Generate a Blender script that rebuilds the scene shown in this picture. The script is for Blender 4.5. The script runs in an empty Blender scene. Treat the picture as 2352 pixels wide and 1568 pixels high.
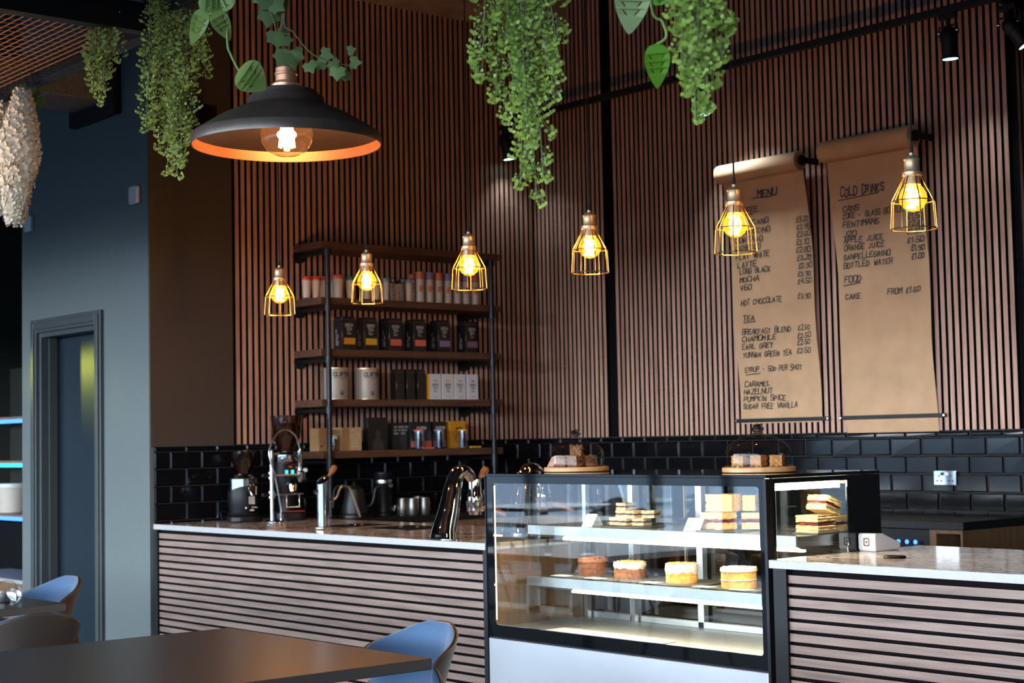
import bpy, bmesh, math, random
from mathutils import Vector, Matrix, geometry
random.seed(7)
C = bpy.context.scene.collection
SC = bpy.context.scene
PI = math.pi

# ------------------------------------------------------------------ camera
HC = 1.39                                   # eye height
F = 3687.0                                  # focal length in pixels of the 2352 px wide frame
YAW, PIT, ROL = math.radians(49.785), math.radians(3.47), math.radians(-1.15)
_f = Vector((-math.sin(YAW) * math.cos(PIT), math.cos(YAW) * math.cos(PIT), math.sin(PIT)))
_r = Vector((math.cos(YAW), math.sin(YAW), 0))
_u = _r.cross(_f)
RIGHT = _r * math.cos(ROL) + _u * math.sin(ROL)
UP = -_r * math.sin(ROL) + _u * math.cos(ROL)
FWD = _f
cam = bpy.data.objects.new('camera', bpy.data.cameras.new('camera'))
C.objects.link(cam)
m = Matrix((RIGHT, UP, -FWD)).transposed().to_4x4()
m.translation = (0, 0, HC)
cam.matrix_world = m
cam.data.sensor_width = 36
cam.data.lens = F / 2352 * 36
cam.data.clip_start = .05
cam.data.dof.use_dof = True
cam.data.dof.focus_distance = 5.0
cam.data.dof.aperture_fstop = 6.3
SC.camera = cam
SC.view_settings.view_transform = 'Standard'
SC.view_settings.look = 'None'
SC.view_settings.exposure = 0.0
SC.view_settings.gamma = 1.0
SC.view_settings.use_curve_mapping = False
cy = SC.cycles
cy.use_denoising = True
cy.max_bounces = 10
cy.diffuse_bounces = 4
cy.glossy_bounces = 5
cy.transmission_bounces = 6
cy.transparent_max_bounces = 24
cy.sample_clamp_indirect = 6.0
cy.caustics_reflective = False
cy.caustics_refractive = False
cy.blur_glossy = 0.5
cy.use_adaptive_sampling = True
cy.adaptive_threshold = 0.02


def ray(px, py): return FWD + RIGHT * ((px - 1176) / F) - UP * ((py - 784) / F)
def _at(d, s): return Vector((0, 0, HC)) + d * s
def pX(px, py, x): d = ray(px, py); return _at(d, x / d.x)       # where a line of sight meets the plane x
def pY(px, py, y): d = ray(px, py); return _at(d, y / d.y)       # ... the plane y
def pZ(px, py, z): d = ray(px, py); return _at(d, (z - HC) / d.z)
def pD(px, py, D): return _at(ray(px, py), D)                    # ... at a distance along the view


# ------------------------------------------------------------------ daylight and sky
W = bpy.data.worlds.new('sky')
SC.world = W
W.use_nodes = True
nt = W.node_tree
nt.nodes.clear()
out = nt.nodes.new('ShaderNodeOutputWorld')
bg = nt.nodes.new('ShaderNodeBackground')
tc = nt.nodes.new('ShaderNodeTexCoord')
sx = nt.nodes.new('ShaderNodeSeparateXYZ')
rp = nt.nodes.new('ShaderNodeValToRGB')
nt.links.new(tc.outputs['Generated'], sx.inputs[0])
nt.links.new(sx.outputs['Z'], rp.inputs[0])
e = rp.color_ramp.elements
e[0].position = 0.0; e[0].color = (.03, .06, .10, 1)
e[1].position = 1.0; e[1].color = (.22, .32, .48, 1)
for p_, c_ in ((.006, (.05, .09, .15, 1)), (.022, (.76, .86, 1.0, 1)), (.10, (.80, .90, 1.0, 1)), (.17, (.26, .31, .37, 1)), (.4, (.24, .31, .40, 1))):
    k = e.new(p_); k.color = c_
nt.links.new(rp.outputs[0], bg.inputs[0])
bg.inputs[1].default_value = 33.0
nt.links.new(bg.outputs[0], out.inputs[0])


def lamp(name, kind, loc, energy, col, **kw):
    l = bpy.data.lights.new(name, kind)
    l.energy = energy
    l.color = col
    aim = kw.pop('aim', None)
    par = kw.pop('parent', None)
    for k_, v_ in kw.items(): setattr(l, k_, v_)
    o = bpy.data.objects.new(name, l)
    C.objects.link(o)
    o.location = loc
    if par: o.parent = par
    if aim is not None: o.rotation_euler = (Vector(aim) - Vector(loc)).to_track_quat('-Z', 'Y').to_euler()
    return o


YS = -3.5                                   # shop front
por = lamp('window_portal', 'AREA', (-6.0, YS + .12, 1.55), 1, (1, 1, 1), shape='RECTANGLE', size=20, size_y=2.8, aim=(-6.0, 0, 1.55))
por.data.cycles.is_portal = True

# the planes of the bar
XA, YB, XC, YD, YF = -8.3, 7.26, -4.56, 4.31, 4.33
ZT = .95                                    # worktops
ZW = 1.39                                   # top of the tiles
ZCEIL = 4.7


# ------------------------------------------------------------------ mesh helpers
class MB:
    def __init__(s): s.v = []; s.f = []; s.sm = []; s.t = []; s.M = None; s.mi = []; s.cm = 0

    def add(s, vs, fs, smooth=False, tone=None):
        n = len(s.v)
        for p in vs:
            p = Vector(p)
            s.v.append(tuple(s.M @ p) if s.M else tuple(p))
        t = random.random() if tone is None else tone
        for f in fs:
            s.f.append([n + i for i in f]); s.sm.append(smooth); s.t.append(t); s.mi.append(s.cm)
        return s

    def box(s, x0, x1, y0, y1, z0, z1, tone=None):
        v = [(x0, y0, z0), (x1, y0, z0), (x1, y1, z0), (x0, y1, z0), (x0, y0, z1), (x1, y0, z1), (x1, y1, z1), (x0, y1, z1)]
        return s.add(v, [(0, 3, 2, 1), (4, 5, 6, 7), (0, 1, 5, 4), (1, 2, 6, 5), (2, 3, 7, 6), (3, 0, 4, 7)], False, tone)

    def cbox(s, c, d, R=None, tone=None):
        v = []
        for sz in (-.5, .5):
            for sx_, sy_ in ((-.5, -.5), (.5, -.5), (.5, .5), (-.5, .5)):
                p = Vector((sx_ * d[0], sy_ * d[1], sz * d[2]))
                if R: p = R @ p
                v.append(Vector(c) + p)
        return s.add(v, [(0, 3, 2, 1), (4, 5, 6, 7), (0, 1, 5, 4), (1, 2, 6, 5), (2, 3, 7, 6), (3, 0, 4, 7)], False, tone)

    def lathe(s, prof, c=(0, 0, 0), seg=24, R=None, smooth=True, tone=None, jit=0, a0=0):
        n = len(prof); v = []; f = []
        for i in range(seg):
            a = a0 + 2 * PI * i / seg
            for (r, z) in prof:
                rr = r * (1 + random.uniform(-jit, jit)) if r > 1e-5 else 0
                p = Vector((rr * math.cos(a), rr * math.sin(a), z + (random.uniform(-jit, jit) * .05 if jit else 0)))
                if R: p = R @ p
                v.append(Vector(c) + p)
        for i in range(seg):
            j = (i + 1) % seg
            for k in range(n - 1):
                f.append((i * n + k, j * n + k, j * n + k + 1, i * n + k + 1))
        for k, rev in ((0, True), (n - 1, False)):
            if prof[k][0] > 1e-5:
                ring = [i * n + k for i in range(seg)]
                f.append(ring[::-1] if rev else ring)
        return s.add(v, f, smooth, tone)

    def cyl(s, p0, p1, r0, r1=None, seg=16, smooth=True, tone=None):
        p0, p1 = Vector(p0), Vector(p1); d = p1 - p0
        R = d.to_track_quat('Z', 'Y').to_matrix()
        return s.lathe([(r0, 0), (r0 if r1 is None else r1, d.length)], p0, seg, R, smooth, tone)

    def tube(s, pts, r, seg=8, closed=False, tone=None, caps=True, flat=1.0):
        pts = [Vector(p) for p in pts]; n = len(pts); v = []; f = []
        rs = r if isinstance(r, (list, tuple)) else [r] * n
        up = None
        for i, p in enumerate(pts):
            a = pts[i - 1] if i > 0 or closed else p
            b = pts[(i + 1) % n] if i < n - 1 or closed else p
            t = (b - a).normalized()
            if up is None:
                up = Vector((0, 0, 1)) if abs(t.z) < .9 else Vector((1, 0, 0))
            x = t.cross(up)
            if x.length < 1e-6: x = t.orthogonal()
            x.normalize(); y = x.cross(t).normalized(); up = y
            for k in range(seg):
                q = 2 * PI * k / seg
                v.append(p + x * (rs[i] * math.cos(q)) + y * (rs[i] * flat * math.sin(q)))
        m_ = n if closed else n - 1
        for i in range(m_):
            j = (i + 1) % n
            for k in range(seg):
                l = (k + 1) % seg
                f.append((i * seg + k, i * seg + l, j * seg + l, j * seg + k))
        if caps and not closed:
            f.append(list(range(seg))[::-1]); f.append([(n - 1) * seg + k for k in range(seg)])
        return s.add(v, f, True, tone)

    def sphere(s, c, r, seg=16, rings=10, sc=(1, 1, 1), R=None, tone=None, jit=0):
        v = []; f = []
        v.append(Vector((0, 0, -1)))
        for i in range(1, rings):
            ph = -PI / 2 + PI * i / rings
            for k in range(seg):
                a = 2 * PI * k / seg
                v.append(Vector((math.cos(ph) * math.cos(a), math.cos(ph) * math.sin(a), math.sin(ph))))
        v.append(Vector((0, 0, 1)))
        vv = []
        for p in v:
            q = Vector((p.x * sc[0], p.y * sc[1], p.z * sc[2])) * r * (1 + random.uniform(-jit, jit))
            if R: q = R @ q
            vv.append(Vector(c) + q)
        L = len(v) - 1
        for k in range(seg):
            l = (k + 1) % seg
            f.append((0, 1 + l, 1 + k)); f.append((L, L - seg + k, L - seg + l))
        for i in range(rings - 2):
            for k in range(seg):
                l = (k + 1) % seg
                f.append((1 + i * seg + k, 1 + i * seg + l, 1 + (i + 1) * seg + l, 1 + (i + 1) * seg + k))
        return s.add(vv, f, True, tone)

    def grid(s, fn, nu, nv, smooth=True, tone=None):
        v = [fn(i / nu, j / nv) for i in range(nu + 1) for j in range(nv + 1)]
        f = [(i * (nv + 1) + j, (i + 1) * (nv + 1) + j, (i + 1) * (nv + 1) + j + 1, i * (nv + 1) + j + 1) for i in range(nu) for j in range(nv)]
        return s.add(v, f, smooth, tone)

    def prism(s, poly, z0, z1, fn=None, tone=None, smooth=False):     # polygon in (a, b), extruded along c; fn maps (a, b, c) to space
        fn = fn or (lambda a, b, c: (a, b, c))
        n = len(poly)
        v = [fn(a, b, z0) for a, b in poly] + [fn(a, b, z1) for a, b in poly]
        f = [list(range(n))[::-1], list(range(n, 2 * n))] + [(i, (i + 1) % n, n + (i + 1) % n, n + i) for i in range(n)]
        return s.add(v, f, smooth, tone)

    def holed(s, loops, fn, tone=None):                               # flat polygon with holes
        L = [[Vector((a, b, 0)) for a, b in l] for l in loops]
        fl = [p for l in L for p in l]
        tri = geometry.tessellate_polygon(L)
        return s.add([fn(p.x, p.y) for p in fl], [tuple(t) for t in tri], False, tone)

    def slabholed(s, loops, z0, z1, fn):                              # the same with a thickness
        s.holed(loops, lambda a, b: fn(a, b, z1)); s.holed(loops, lambda a, b: fn(a, b, z0))
        for l in loops:
            n = len(l)
            v = [fn(a, b, z0) for a, b in l] + [fn(a, b, z1) for a, b in l]
            s.add(v, [(i, (i + 1) % n, n + (i + 1) % n, n + i) for i in range(n)])
        return s

    def build(s, name, mat_, parent=None, bevel=0, ang=35, solid=0, sub=0, loc=None):
        me = bpy.data.meshes.new(name)
        me.from_pydata(s.v, [], s.f)
        me.polygons.foreach_set('use_smooth', s.sm)
        at = me.attributes.new('tone', 'FLOAT', 'FACE')
        at.data.foreach_set('value', s.t)
        mats = mat_ if isinstance(mat_, (list, tuple)) else [mat_]
        for q in mats: me.materials.append(q)
        if len(mats) > 1: me.polygons.foreach_set('material_index', s.mi)
        b = bmesh.new(); b.from_mesh(me)
        if solid == 0 and sub == 0: pass
        bmesh.ops.recalc_face_normals(b, faces=b.faces)
        ca = math.radians(ang)
        for ed in b.edges:
            if len(ed.link_faces) == 2:
                ed.smooth = ed.calc_face_angle(0) < ca
        b.to_mesh(me); b.free()
        o = bpy.data.objects.new(name, me)
        C.objects.link(o)
        if parent: o.parent = parent
        if loc is not None: o.location = loc
        if solid:
            q = o.modifiers.new('thickness', 'SOLIDIFY'); q.thickness = solid; q.offset = 0
        if sub:
            q = o.modifiers.new('round', 'SUBSURF'); q.levels = sub; q.render_levels = sub
        if bevel:
            q = o.modifiers.new('edge', 'BEVEL'); q.width = bevel; q.segments = 2; q.limit_method = 'ANGLE'; q.angle_limit = math.radians(40)
        return o


def tag(o, label, cat, group=None):
    o['label'] = label; o['category'] = cat
    if group: o['group'] = group
    return o


def thing(name, label, cat, loc=(0, 0, 0), rz=0, group=None):
    o = bpy.data.objects.new(name, None)
    C.objects.link(o)
    o.location = loc; o.rotation_euler = (0, 0, rz); o.empty_display_size = .05
    return tag(o, label, cat, group)


def struct(o): o['kind'] = 'structure'; return o


def dup(root, loc, rz=0, label=None, group=None):
    r = root.copy(); C.objects.link(r); r.location = loc; r.rotation_euler = (0, 0, rz)
    if label: r['label'] = label
    if group: r['group'] = group
    for ch in list(root.children):
        c = ch.copy(); C.objects.link(c); c.parent = r
        for g in list(ch.children):
            d = g.copy(); C.objects.link(d); d.parent = c
    return r


def Rz(a): return Matrix.Rotation(a, 3, 'Z')
def RX(a): return Matrix.Rotation(a, 3, 'X')
def RY(a): return Matrix.Rotation(a, 3, 'Y')


def rrect(x0, x1, y0, y1, r, n=4):
    o = []
    for cx_, cy_, a in ((x1 - r, y1 - r, 0), (x0 + r, y1 - r, PI / 2), (x0 + r, y0 + r, PI), (x1 - r, y0 + r, 1.5 * PI)):
        for i in range(n + 1):
            q = a + PI / 2 * i / n
            o.append((cx_ + r * math.cos(q), cy_ + r * math.sin(q)))
    return o


def spline(pts, n=8):                       # Catmull-Rom
    P = [Vector(p) for p in pts]; P = [P[0] * 2 - P[1]] + P + [P[-1] * 2 - P[-2]]
    o = []
    for i in range(1, len(P) - 2):
        a, b, c, d = P[i - 1:i + 3]
        for k in range(n):
            t = k / n
            o.append(.5 * ((2 * b) + (c - a) * t + (2 * a - 5 * b + 4 * c - d) * t * t + (3 * b - a - 3 * c + d) * t ** 3))
    o.append(P[-2])
    return o


# ------------------------------------------------------------------ lettering: single-stroke capitals
_O = '16 05 01 10 30 41 45 36 16'
GL = {'A': '00 26 40;12 32', 'B': '00 06 36 45 44 33 03;33 42 41 30 00', 'C': '45 36 16 05 01 10 30 41', 'D': '00 06 26 44 42 20 00',
      'E': '46 06 00 40;03 33', 'F': '46 06 00;03 33', 'G': '45 36 16 05 01 10 30 41 43 23', 'H': '06 00;46 40;03 43', 'I': '16 10',
      'J': '36 31 20 10 01', 'K': '06 00;46 03 40', 'L': '06 00 40', 'M': '00 06 23 46 40', 'N': '00 06 40 46', 'O': _O,
      'P': '00 06 36 45 44 33 03', 'Q': _O + ';22 40', 'R': '00 06 36 45 44 33 03;23 40', 'S': '45 36 16 05 04 13 33 42 41 30 10 01',
      'T': '06 46;26 20', 'U': '06 01 10 30 41 46', 'V': '06 20 46', 'W': '06 10 24 30 46', 'X': '06 40;00 46', 'Y': '06 23 46;23 20',
      'Z': '06 46 00 40', '0': _O, '1': '05 16 10', '2': '05 16 36 45 44 00 40', '3': '05 16 36 45 44 33 42 41 30 10 01;13 33',
      '4': '30 36 02 42', '5': '46 06 03 33 42 41 30 10 01', '6': '36 16 05 01 10 30 41 42 33 13 02', '7': '06 46 10',
      '8': '16 05 04 13 33 42 41 30 10 01 02 13;33 44 45 36 16', '9': '43 13 04 05 16 36 45 41 30 10',
      '\u00a3': '45 36 26 15 11 00 40;03 33', '.': '10 11', '-': '13 33', 'o': '13 02 01 10 30 41 42 33 13', 'p': '04 00;03 14 34 43 42 31 01', ' ': ''}


def write(mb, txt, fn, h, w=.13, slant=0.0, jit=0.0, gap=1.6, narrow=1.0):
    """lettering of height h; fn maps (along, up) in metres to a point of the surface; w is the stroke width over h"""
    u = 0.0; s = h / 6; hw = h * w / 2
    for ch in txt:
        g = GL.get(ch, '')
        sc_ = 1 + random.uniform(-jit, jit); dy = random.uniform(-jit, jit) * h * .6
        for st in g.split(';'):
            pts = [(int(q[0]) * narrow, int(q[1])) for q in st.split()]
            pts = [((x + random.uniform(-jit, jit)) * s * sc_, (y + random.uniform(-jit, jit)) * s * sc_) for x, y in pts]
            pts = [(u + x + slant * y, y + dy) for x, y in pts]
            for (x0, y0), (x1, y1) in zip(pts, pts[1:]):
                dx, dyy = x1 - x0, y1 - y0; L = math.hypot(dx, dyy) or 1e-6
                ex, ey = dx / L * hw * .8, dyy / L * hw * .8; nx, ny = -dyy / L * hw, dx / L * hw
                x0 -= ex; y0 -= ey; x1 += ex; y1 += ey
                mb.add([fn(x0 - nx, y0 - ny), fn(x1 - nx, y1 - ny), fn(x1 + nx, y1 + ny), fn(x0 + nx, y0 + ny)], [(0, 1, 2, 3)])
        u += (4 * narrow + gap) * s * (.55 if ch in 'I.1' else 1) * (1 + random.uniform(-jit, jit) * .5)
    return u


def twidth(txt, h, gap=1.6, narrow=1.0): return sum((4 * narrow + gap) * h / 6 * (.55 if c in 'I.1' else 1) for c in txt) - gap * h / 6


# ------------------------------------------------------------------ materials
def _new(name):
    m_ = bpy.data.materials.new(name); m_.use_nodes = True
    t_ = m_.node_tree; t_.nodes.clear()
    o_ = t_.nodes.new('ShaderNodeOutputMaterial')
    return m_, t_, o_


def N(t_, kind, **kw):
    n = t_.nodes.new('ShaderNode' + kind)
    for k_, v_ in kw.items():
        if k_ in n.inputs: n.inputs[k_].default_value = v_
        else: setattr(n, k_, v_)
    return n


def mk(name, col, rough=.5, metal=0.0, var=.12, scale=30.0, bump=0.0, coat=0.0, spec=.5, stretch=(1, 1, 1), sheen=0.0, bscale=None):
    m_, t_, o_ = _new(name)
    b = N(t_, 'BsdfPrincipled'); b.inputs['Roughness'].default_value = rough; b.inputs['Metallic'].default_value = metal
    b.inputs['Coat Weight'].default_value = coat; b.inputs['Specular IOR Level'].default_value = spec
    b.inputs['Sheen Weight'].default_value = sheen
    tcn = N(t_, 'TexCoord'); mp = N(t_, 'Mapping'); mp.inputs['Scale'].default_value = stretch
    nz = N(t_, 'TexNoise', Scale=scale, Detail=3.0)
    rm = N(t_, 'ValToRGB')
    c = Vector(col)
    rm.color_ramp.elements[0].position = .3; rm.color_ramp.elements[1].position = .7
    rm.color_ramp.elements[0].color = (*(c * (1 - var)), 1); rm.color_ramp.elements[1].color = (*(c * (1 + var)), 1)
    l = t_.links.new
    l(tcn.outputs['Object'], mp.inputs[0]); l(mp.outputs[0], nz.inputs['Vector']); l(nz.outputs[0], rm.inputs[0]); l(rm.outputs[0], b.inputs['Base Color'])
    if bump:
        n2 = N(t_, 'TexNoise', Scale=bscale or scale * 4, Detail=4.0); l(mp.outputs[0], n2.inputs['Vector'])
        bp = N(t_, 'Bump', Strength=bump, Distance=.004); l(n2.outputs[0], bp.inputs['Height']); l(bp.outputs[0], b.inputs['Normal'])
    l(b.outputs[0], o_.inputs[0])
    return m_


def wood(name, cols, stretch, rough=.5, tonevar=.5, scale=5.0, bump=.15, coat=0.0):
    """streaked wood: noise drawn out along one axis, every slat of its own tone"""
    m_, t_, o_ = _new(name)
    l = t_.links.new
    b = N(t_, 'BsdfPrincipled'); b.inputs['Roughness'].default_value = rough; b.inputs['Coat Weight'].default_value = coat
    tcn = N(t_, 'TexCoord'); mp = N(t_, 'Mapping'); mp.inputs['Scale'].default_value = stretch
    at = N(t_, 'Attribute'); at.attribute_name = 'tone'
    ad = N(t_, 'VectorMath'); ad.operation = 'ADD'
    cm = N(t_, 'CombineXYZ'); ml = N(t_, 'Math'); ml.operation = 'MULTIPLY'; ml.inputs[1].default_value = 37.0
    l(at.outputs['Fac'], ml.inputs[0])
    for i in range(3): l(ml.outputs[0], cm.inputs[i])
    l(tcn.outputs['Object'], mp.inputs[0]); l(mp.outputs[0], ad.inputs[0]); l(cm.outputs[0], ad.inputs[1])
    nz = N(t_, 'TexNoise', Scale=scale, Detail=6.0, Roughness=.6, Distortion=.4); l(ad.outputs[0], nz.inputs['Vector'])
    rm = N(t_, 'ValToRGB'); el = rm.color_ramp.elements
    el[0].position = .28; el[0].color = (*cols[0], 1); el[1].position = .72; el[1].color = (*cols[-1], 1)
    if len(cols) > 2: k_ = el.new(.5); k_.color = (*cols[1], 1)
    l(nz.outputs[0], rm.inputs[0])
    hs = N(t_, 'HueSaturation')
    mr = N(t_, 'MapRange'); mr.inputs['To Min'].default_value = 1 - tonevar / 2; mr.inputs['To Max'].default_value = 1 + tonevar / 2
    l(at.outputs['Fac'], mr.inputs['Value']); l(mr.outputs[0], hs.inputs['Value']); l(rm.outputs[0], hs.inputs['Color']); l(hs.outputs[0], b.inputs['Base Color'])
    bp = N(t_, 'Bump', Strength=bump, Distance=.002); l(nz.outputs[0], bp.inputs['Height']); l(bp.outputs[0], b.inputs['Normal'])
    l(b.outputs[0], o_.inputs[0])
    return m_


def pane(name, tint=(1, 1, 1), ior=1.5, rough=0.0, refl=1.0, emit=None, es=0.0, pw_=5.0):
    """thin glass: clear straight through, mirror-like at grazing angles"""
    m_, t_, o_ = _new(name); l = t_.links.new
    f0 = ((ior - 1) / (ior + 1)) ** 2
    lw = N(t_, 'LayerWeight', Blend=.5); pw = N(t_, 'Math'); pw.operation = 'POWER'; pw.inputs[1].default_value = pw_
    l(lw.outputs['Facing'], pw.inputs[0])
    fr = N(t_, 'Math'); fr.operation = 'MULTIPLY_ADD'; fr.inputs[1].default_value = 1 - f0; fr.inputs[2].default_value = f0 * 1.9   # both faces of the sheet
    l(pw.outputs[0], fr.inputs[0])
    tr = N(t_, 'BsdfTransparent'); gl = N(t_, 'BsdfGlossy'); mx = N(t_, 'MixShader')
    nz = N(t_, 'TexNoise', Scale=4.0); rm = N(t_, 'ValToRGB')
    t = Vector(tint)
    rm.color_ramp.elements[0].color = (*(t * .97), 1); rm.color_ramp.elements[1].color = (*t, 1)
    l(nz.outputs[0], rm.inputs[0]); l(rm.outputs[0], tr.inputs[0])
    gl.inputs['Roughness'].default_value = rough
    mu = N(t_, 'Math'); mu.operation = 'MULTIPLY'; mu.use_clamp = True; mu.inputs[1].default_value = refl
    l(fr.outputs[0], mu.inputs[0]); l(mu.outputs[0], mx.inputs[0]); l(tr.outputs[0], mx.inputs[1]); l(gl.outputs[0], mx.inputs[2])
    last = mx
    if emit:
        em = N(t_, 'Emission', Strength=es); em.inputs[0].default_value = (*emit, 1)
        ad = N(t_, 'AddShader'); l(mx.outputs[0], ad.inputs[0]); l(em.outputs[0], ad.inputs[1]); last = ad
    l(last.outputs[0], o_.inputs[0])
    return m_


def glow(name, col, s):
    m_, t_, o_ = _new(name)
    em = N(t_, 'Emission', Strength=s); em.inputs[0].default_value = (*col, 1)
    t_.links.new(em.outputs[0], o_.inputs[0])
    return m_


def marble(name):
    m_, t_, o_ = _new(name); l = t_.links.new
    b = N(t_, 'BsdfPrincipled', Roughness=.12); b.inputs['Specular IOR Level'].default_value = .6
    tcn = N(t_, 'TexCoord'); mp = N(t_, 'Mapping'); mp.inputs['Rotation'].default_value = (0, 0, .5); mp.inputs['Scale'].default_value = (1.2, 3.0, 1)
    n1 = N(t_, 'TexNoise', Scale=2.0, Detail=5.0, Roughness=.55, Distortion=2.2)
    l(tcn.outputs['Object'], mp.inputs[0]); l(mp.outputs[0], n1.inputs['Vector'])
    a = N(t_, 'Math'); a.operation = 'SUBTRACT'; a.inputs[1].default_value = .5; l(n1.outputs[0], a.inputs[0])
    q = N(t_, 'Math'); q.operation = 'ABSOLUTE'; l(a.outputs[0], q.inputs[0])
    rm = N(t_, 'ValToRGB'); el = rm.color_ramp.elements
    el[0].position = 0; el[0].color = (.10, .055, .04, 1); el[1].position = .05; el[1].color = (.80, .76, .73, 1)
    k_ = el.new(.015); k_.color = (.42, .35, .31, 1)
    l(q.outputs[0], rm.inputs[0]); l(rm.outputs[0], b.inputs['Base Color']); l(b.outputs[0], o_.inputs[0])
    return m_


M = {}
M['slat'] = wood('walnut slats', ((.33, .17, .12), (.52, .295, .215), (.66, .41, .315)), (14, 14, .7), .55, .42, 4)
M['bar_slat'] = wood('pale oak slats', ((.155, .097, .076), (.26, .17, .138), (.33, .228, .188)), (.9, 14, 14), .5, .16, 3.2, .1)
M['shelfwood'] = wood('dark stained boards', ((.05, .022, .012), (.10, .045, .025), (.15, .07, .04)), (12, 1, 12), .5, .2, 4)
M['oak'] = wood('oak cabinet', ((.17, .09, .045), (.26, .145, .075), (.31, .18, .10)), (9, 9, 1), .5, .15, 4)
M['bamboo'] = wood('bamboo board', ((.55, .31, .12), (.66, .39, .17), (.72, .45, .21)), (3, 20, 20), .4, .1, 3)
M['knobwood'] = wood('turned wood', ((.17, .06, .02), (.27, .105, .04), (.35, .15, .06)), (3, 3, 12), .3, .1, 6, .05, .5)
M['felt'] = mk('black felt', (.006, .005, .006), .95, spec=.08)
M['black'] = mk('black powder coat', (.009, .009, .011), .45, spec=.25)
M['blackgloss'] = mk('black glass edge', (.005, .006, .008), .04, spec=.45)
M['pipe'] = mk('black iron pipe', (.02, .021, .025), .38, .6)
M['tile'] = mk('black glazed tile', (.005, .005, .006), .09, spec=.22, bump=.02, bscale=6)
M['grout'] = mk('dark grout', (.02, .019, .019), .8)
M['bluegrey'] = mk('blue grey paint', (.125, .15, .15), .6, var=.03, bump=.05, bscale=300)
M['brownpaint'] = mk('dark brown paint', (.060, .046, .038), .6, var=.05)
M['doorblue'] = mk('dark blue door', (.013, .024, .036), .3, var=.05)
M['frame'] = mk('charcoal door frame', (.055, .063, .066), .4, var=.05)
M['ceil'] = mk('dark ceiling', (.03, .027, .026), .9)
M['soffit'] = mk('brown soffit', (.38, .28, .22), .8, var=.2, scale=6)
M['floor'] = mk('dark grey concrete floor', (.05, .056, .068), .75, spec=.25, var=.25, scale=2.2)
M['pave'] = mk('pavement', (.045, .06, .075), .8)
M['darkwall'] = mk('dark plaster', (.028, .030, .022), .8)
M['marble'] = marble('veined marble')
M['quartz'] = mk('white stone edge', (.50, .48, .475), .3, var=.04)
M['darktop'] = mk('black laminate worktop', (.012, .012, .013), .45, spec=.25, var=.3, scale=60)
M['steel'] = mk('brushed steel', (.60, .62, .64), .27, 1.0, var=.04, stretch=(40, 1, 1))
M['lipsteel'] = mk('satin shelf steel', (.40, .44, .46), .42, .9, var=.03)
M['steelsheet'] = mk('polished steel panel', (.70, .73, .78), .34, 1.0, var=.03, scale=3, bump=.05, bscale=2.5)
M['chrome'] = mk('chrome', (.80, .81, .83), .05, 1.0, var=.01)
M['brass'] = mk('aged brass', (.78, .56, .34), .38, .6, var=.06)
M['lip'] = mk('copper lining', (.26, .10, .042), .45, .5, var=.05)
M['copper'] = mk('polished copper', (.76, .40, .25), .34, .6, var=.05)
M['bronze'] = mk('dark bronze lamp enamel', (.085, .068, .062), .33, .35, var=.12)
M['wire'] = mk('gold wire', (.80, .50, .15), .35, 1.0)
M['cord'] = mk('black cord', (.01, .01, .01), .7)
M['mesh'] = mk('rusty expanded metal', (.50, .26, .16), .55, .35)
M['paper'] = mk('brown kraft paper', (.58, .36, .20), .75, var=.09, scale=7, bump=.25, bscale=9)
M['ink'] = mk('black marker ink', (.006, .005, .005), .6)
M['white'] = mk('white plastic', (.78, .78, .77), .35, var=.02)
M['cream'] = mk('cream paper cup', (.68, .58, .50), .55, var=.03)
M['pglass'] = pane('window glass', (.95, .98, .98))
M['caseglass'] = pane('display glass', (.96, .99, .98), 1.62, refl=1.7)
M['backglass'] = pane('tinted sliding glass', (.45, .50, .46), 1.6, refl=1.3)
M['dome'] = pane('dome glass', (.97, .97, .96), 1.5, refl=.17, pw_=2.2)
M['amber'] = pane('amber bulb glass', (1.0, .66, .22), 1.5, emit=(1.0, .42, .03), es=1.1)
M['bigbulb'] = pane('smoky bulb glass', (1.0, .80, .62), 1.5, refl=1.4, emit=(1.0, .40, .12), es=.10)
M['filament'] = glow('pendant filament', (1.0, .66, .22), 45)
M['bigfil'] = glow('large filament', (1.0, .66, .30), 55)
M['led'] = glow('warm led strip', (1.0, .80, .52), 62)
M['leddim'] = glow('case end led', (1.0, .80, .55), 6)
M['cool'] = glow('cool spot lens', (.42, .95, 1.0), 5)
M['ledblue'] = glow('blue led', (.06, .22, 1.0), 3.5)
M['ledcyan'] = glow('cyan led', (.05, .75, .95), 2.2)
M['tabletop'] = mk('charcoal table laminate', (.060, .055, .056), .32, spec=1.0, var=.06, scale=120, bump=.03)
M['blue'] = mk('blue upholstery', (.038, .105, .225), .75, var=.08, scale=150, bump=.15, sheen=.4)
M['shell'] = mk('olive brown chair shell', (.13, .085, .045), .42, var=.08)
M['darkshell'] = mk('dark brown chair shell', (.055, .042, .036), .5, var=.06)


# ================================================================== THE SETTING
def ps(name, mb, mat_, parent=None, **k): return struct(mb.build(name, mat_, parent, **k))


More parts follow.
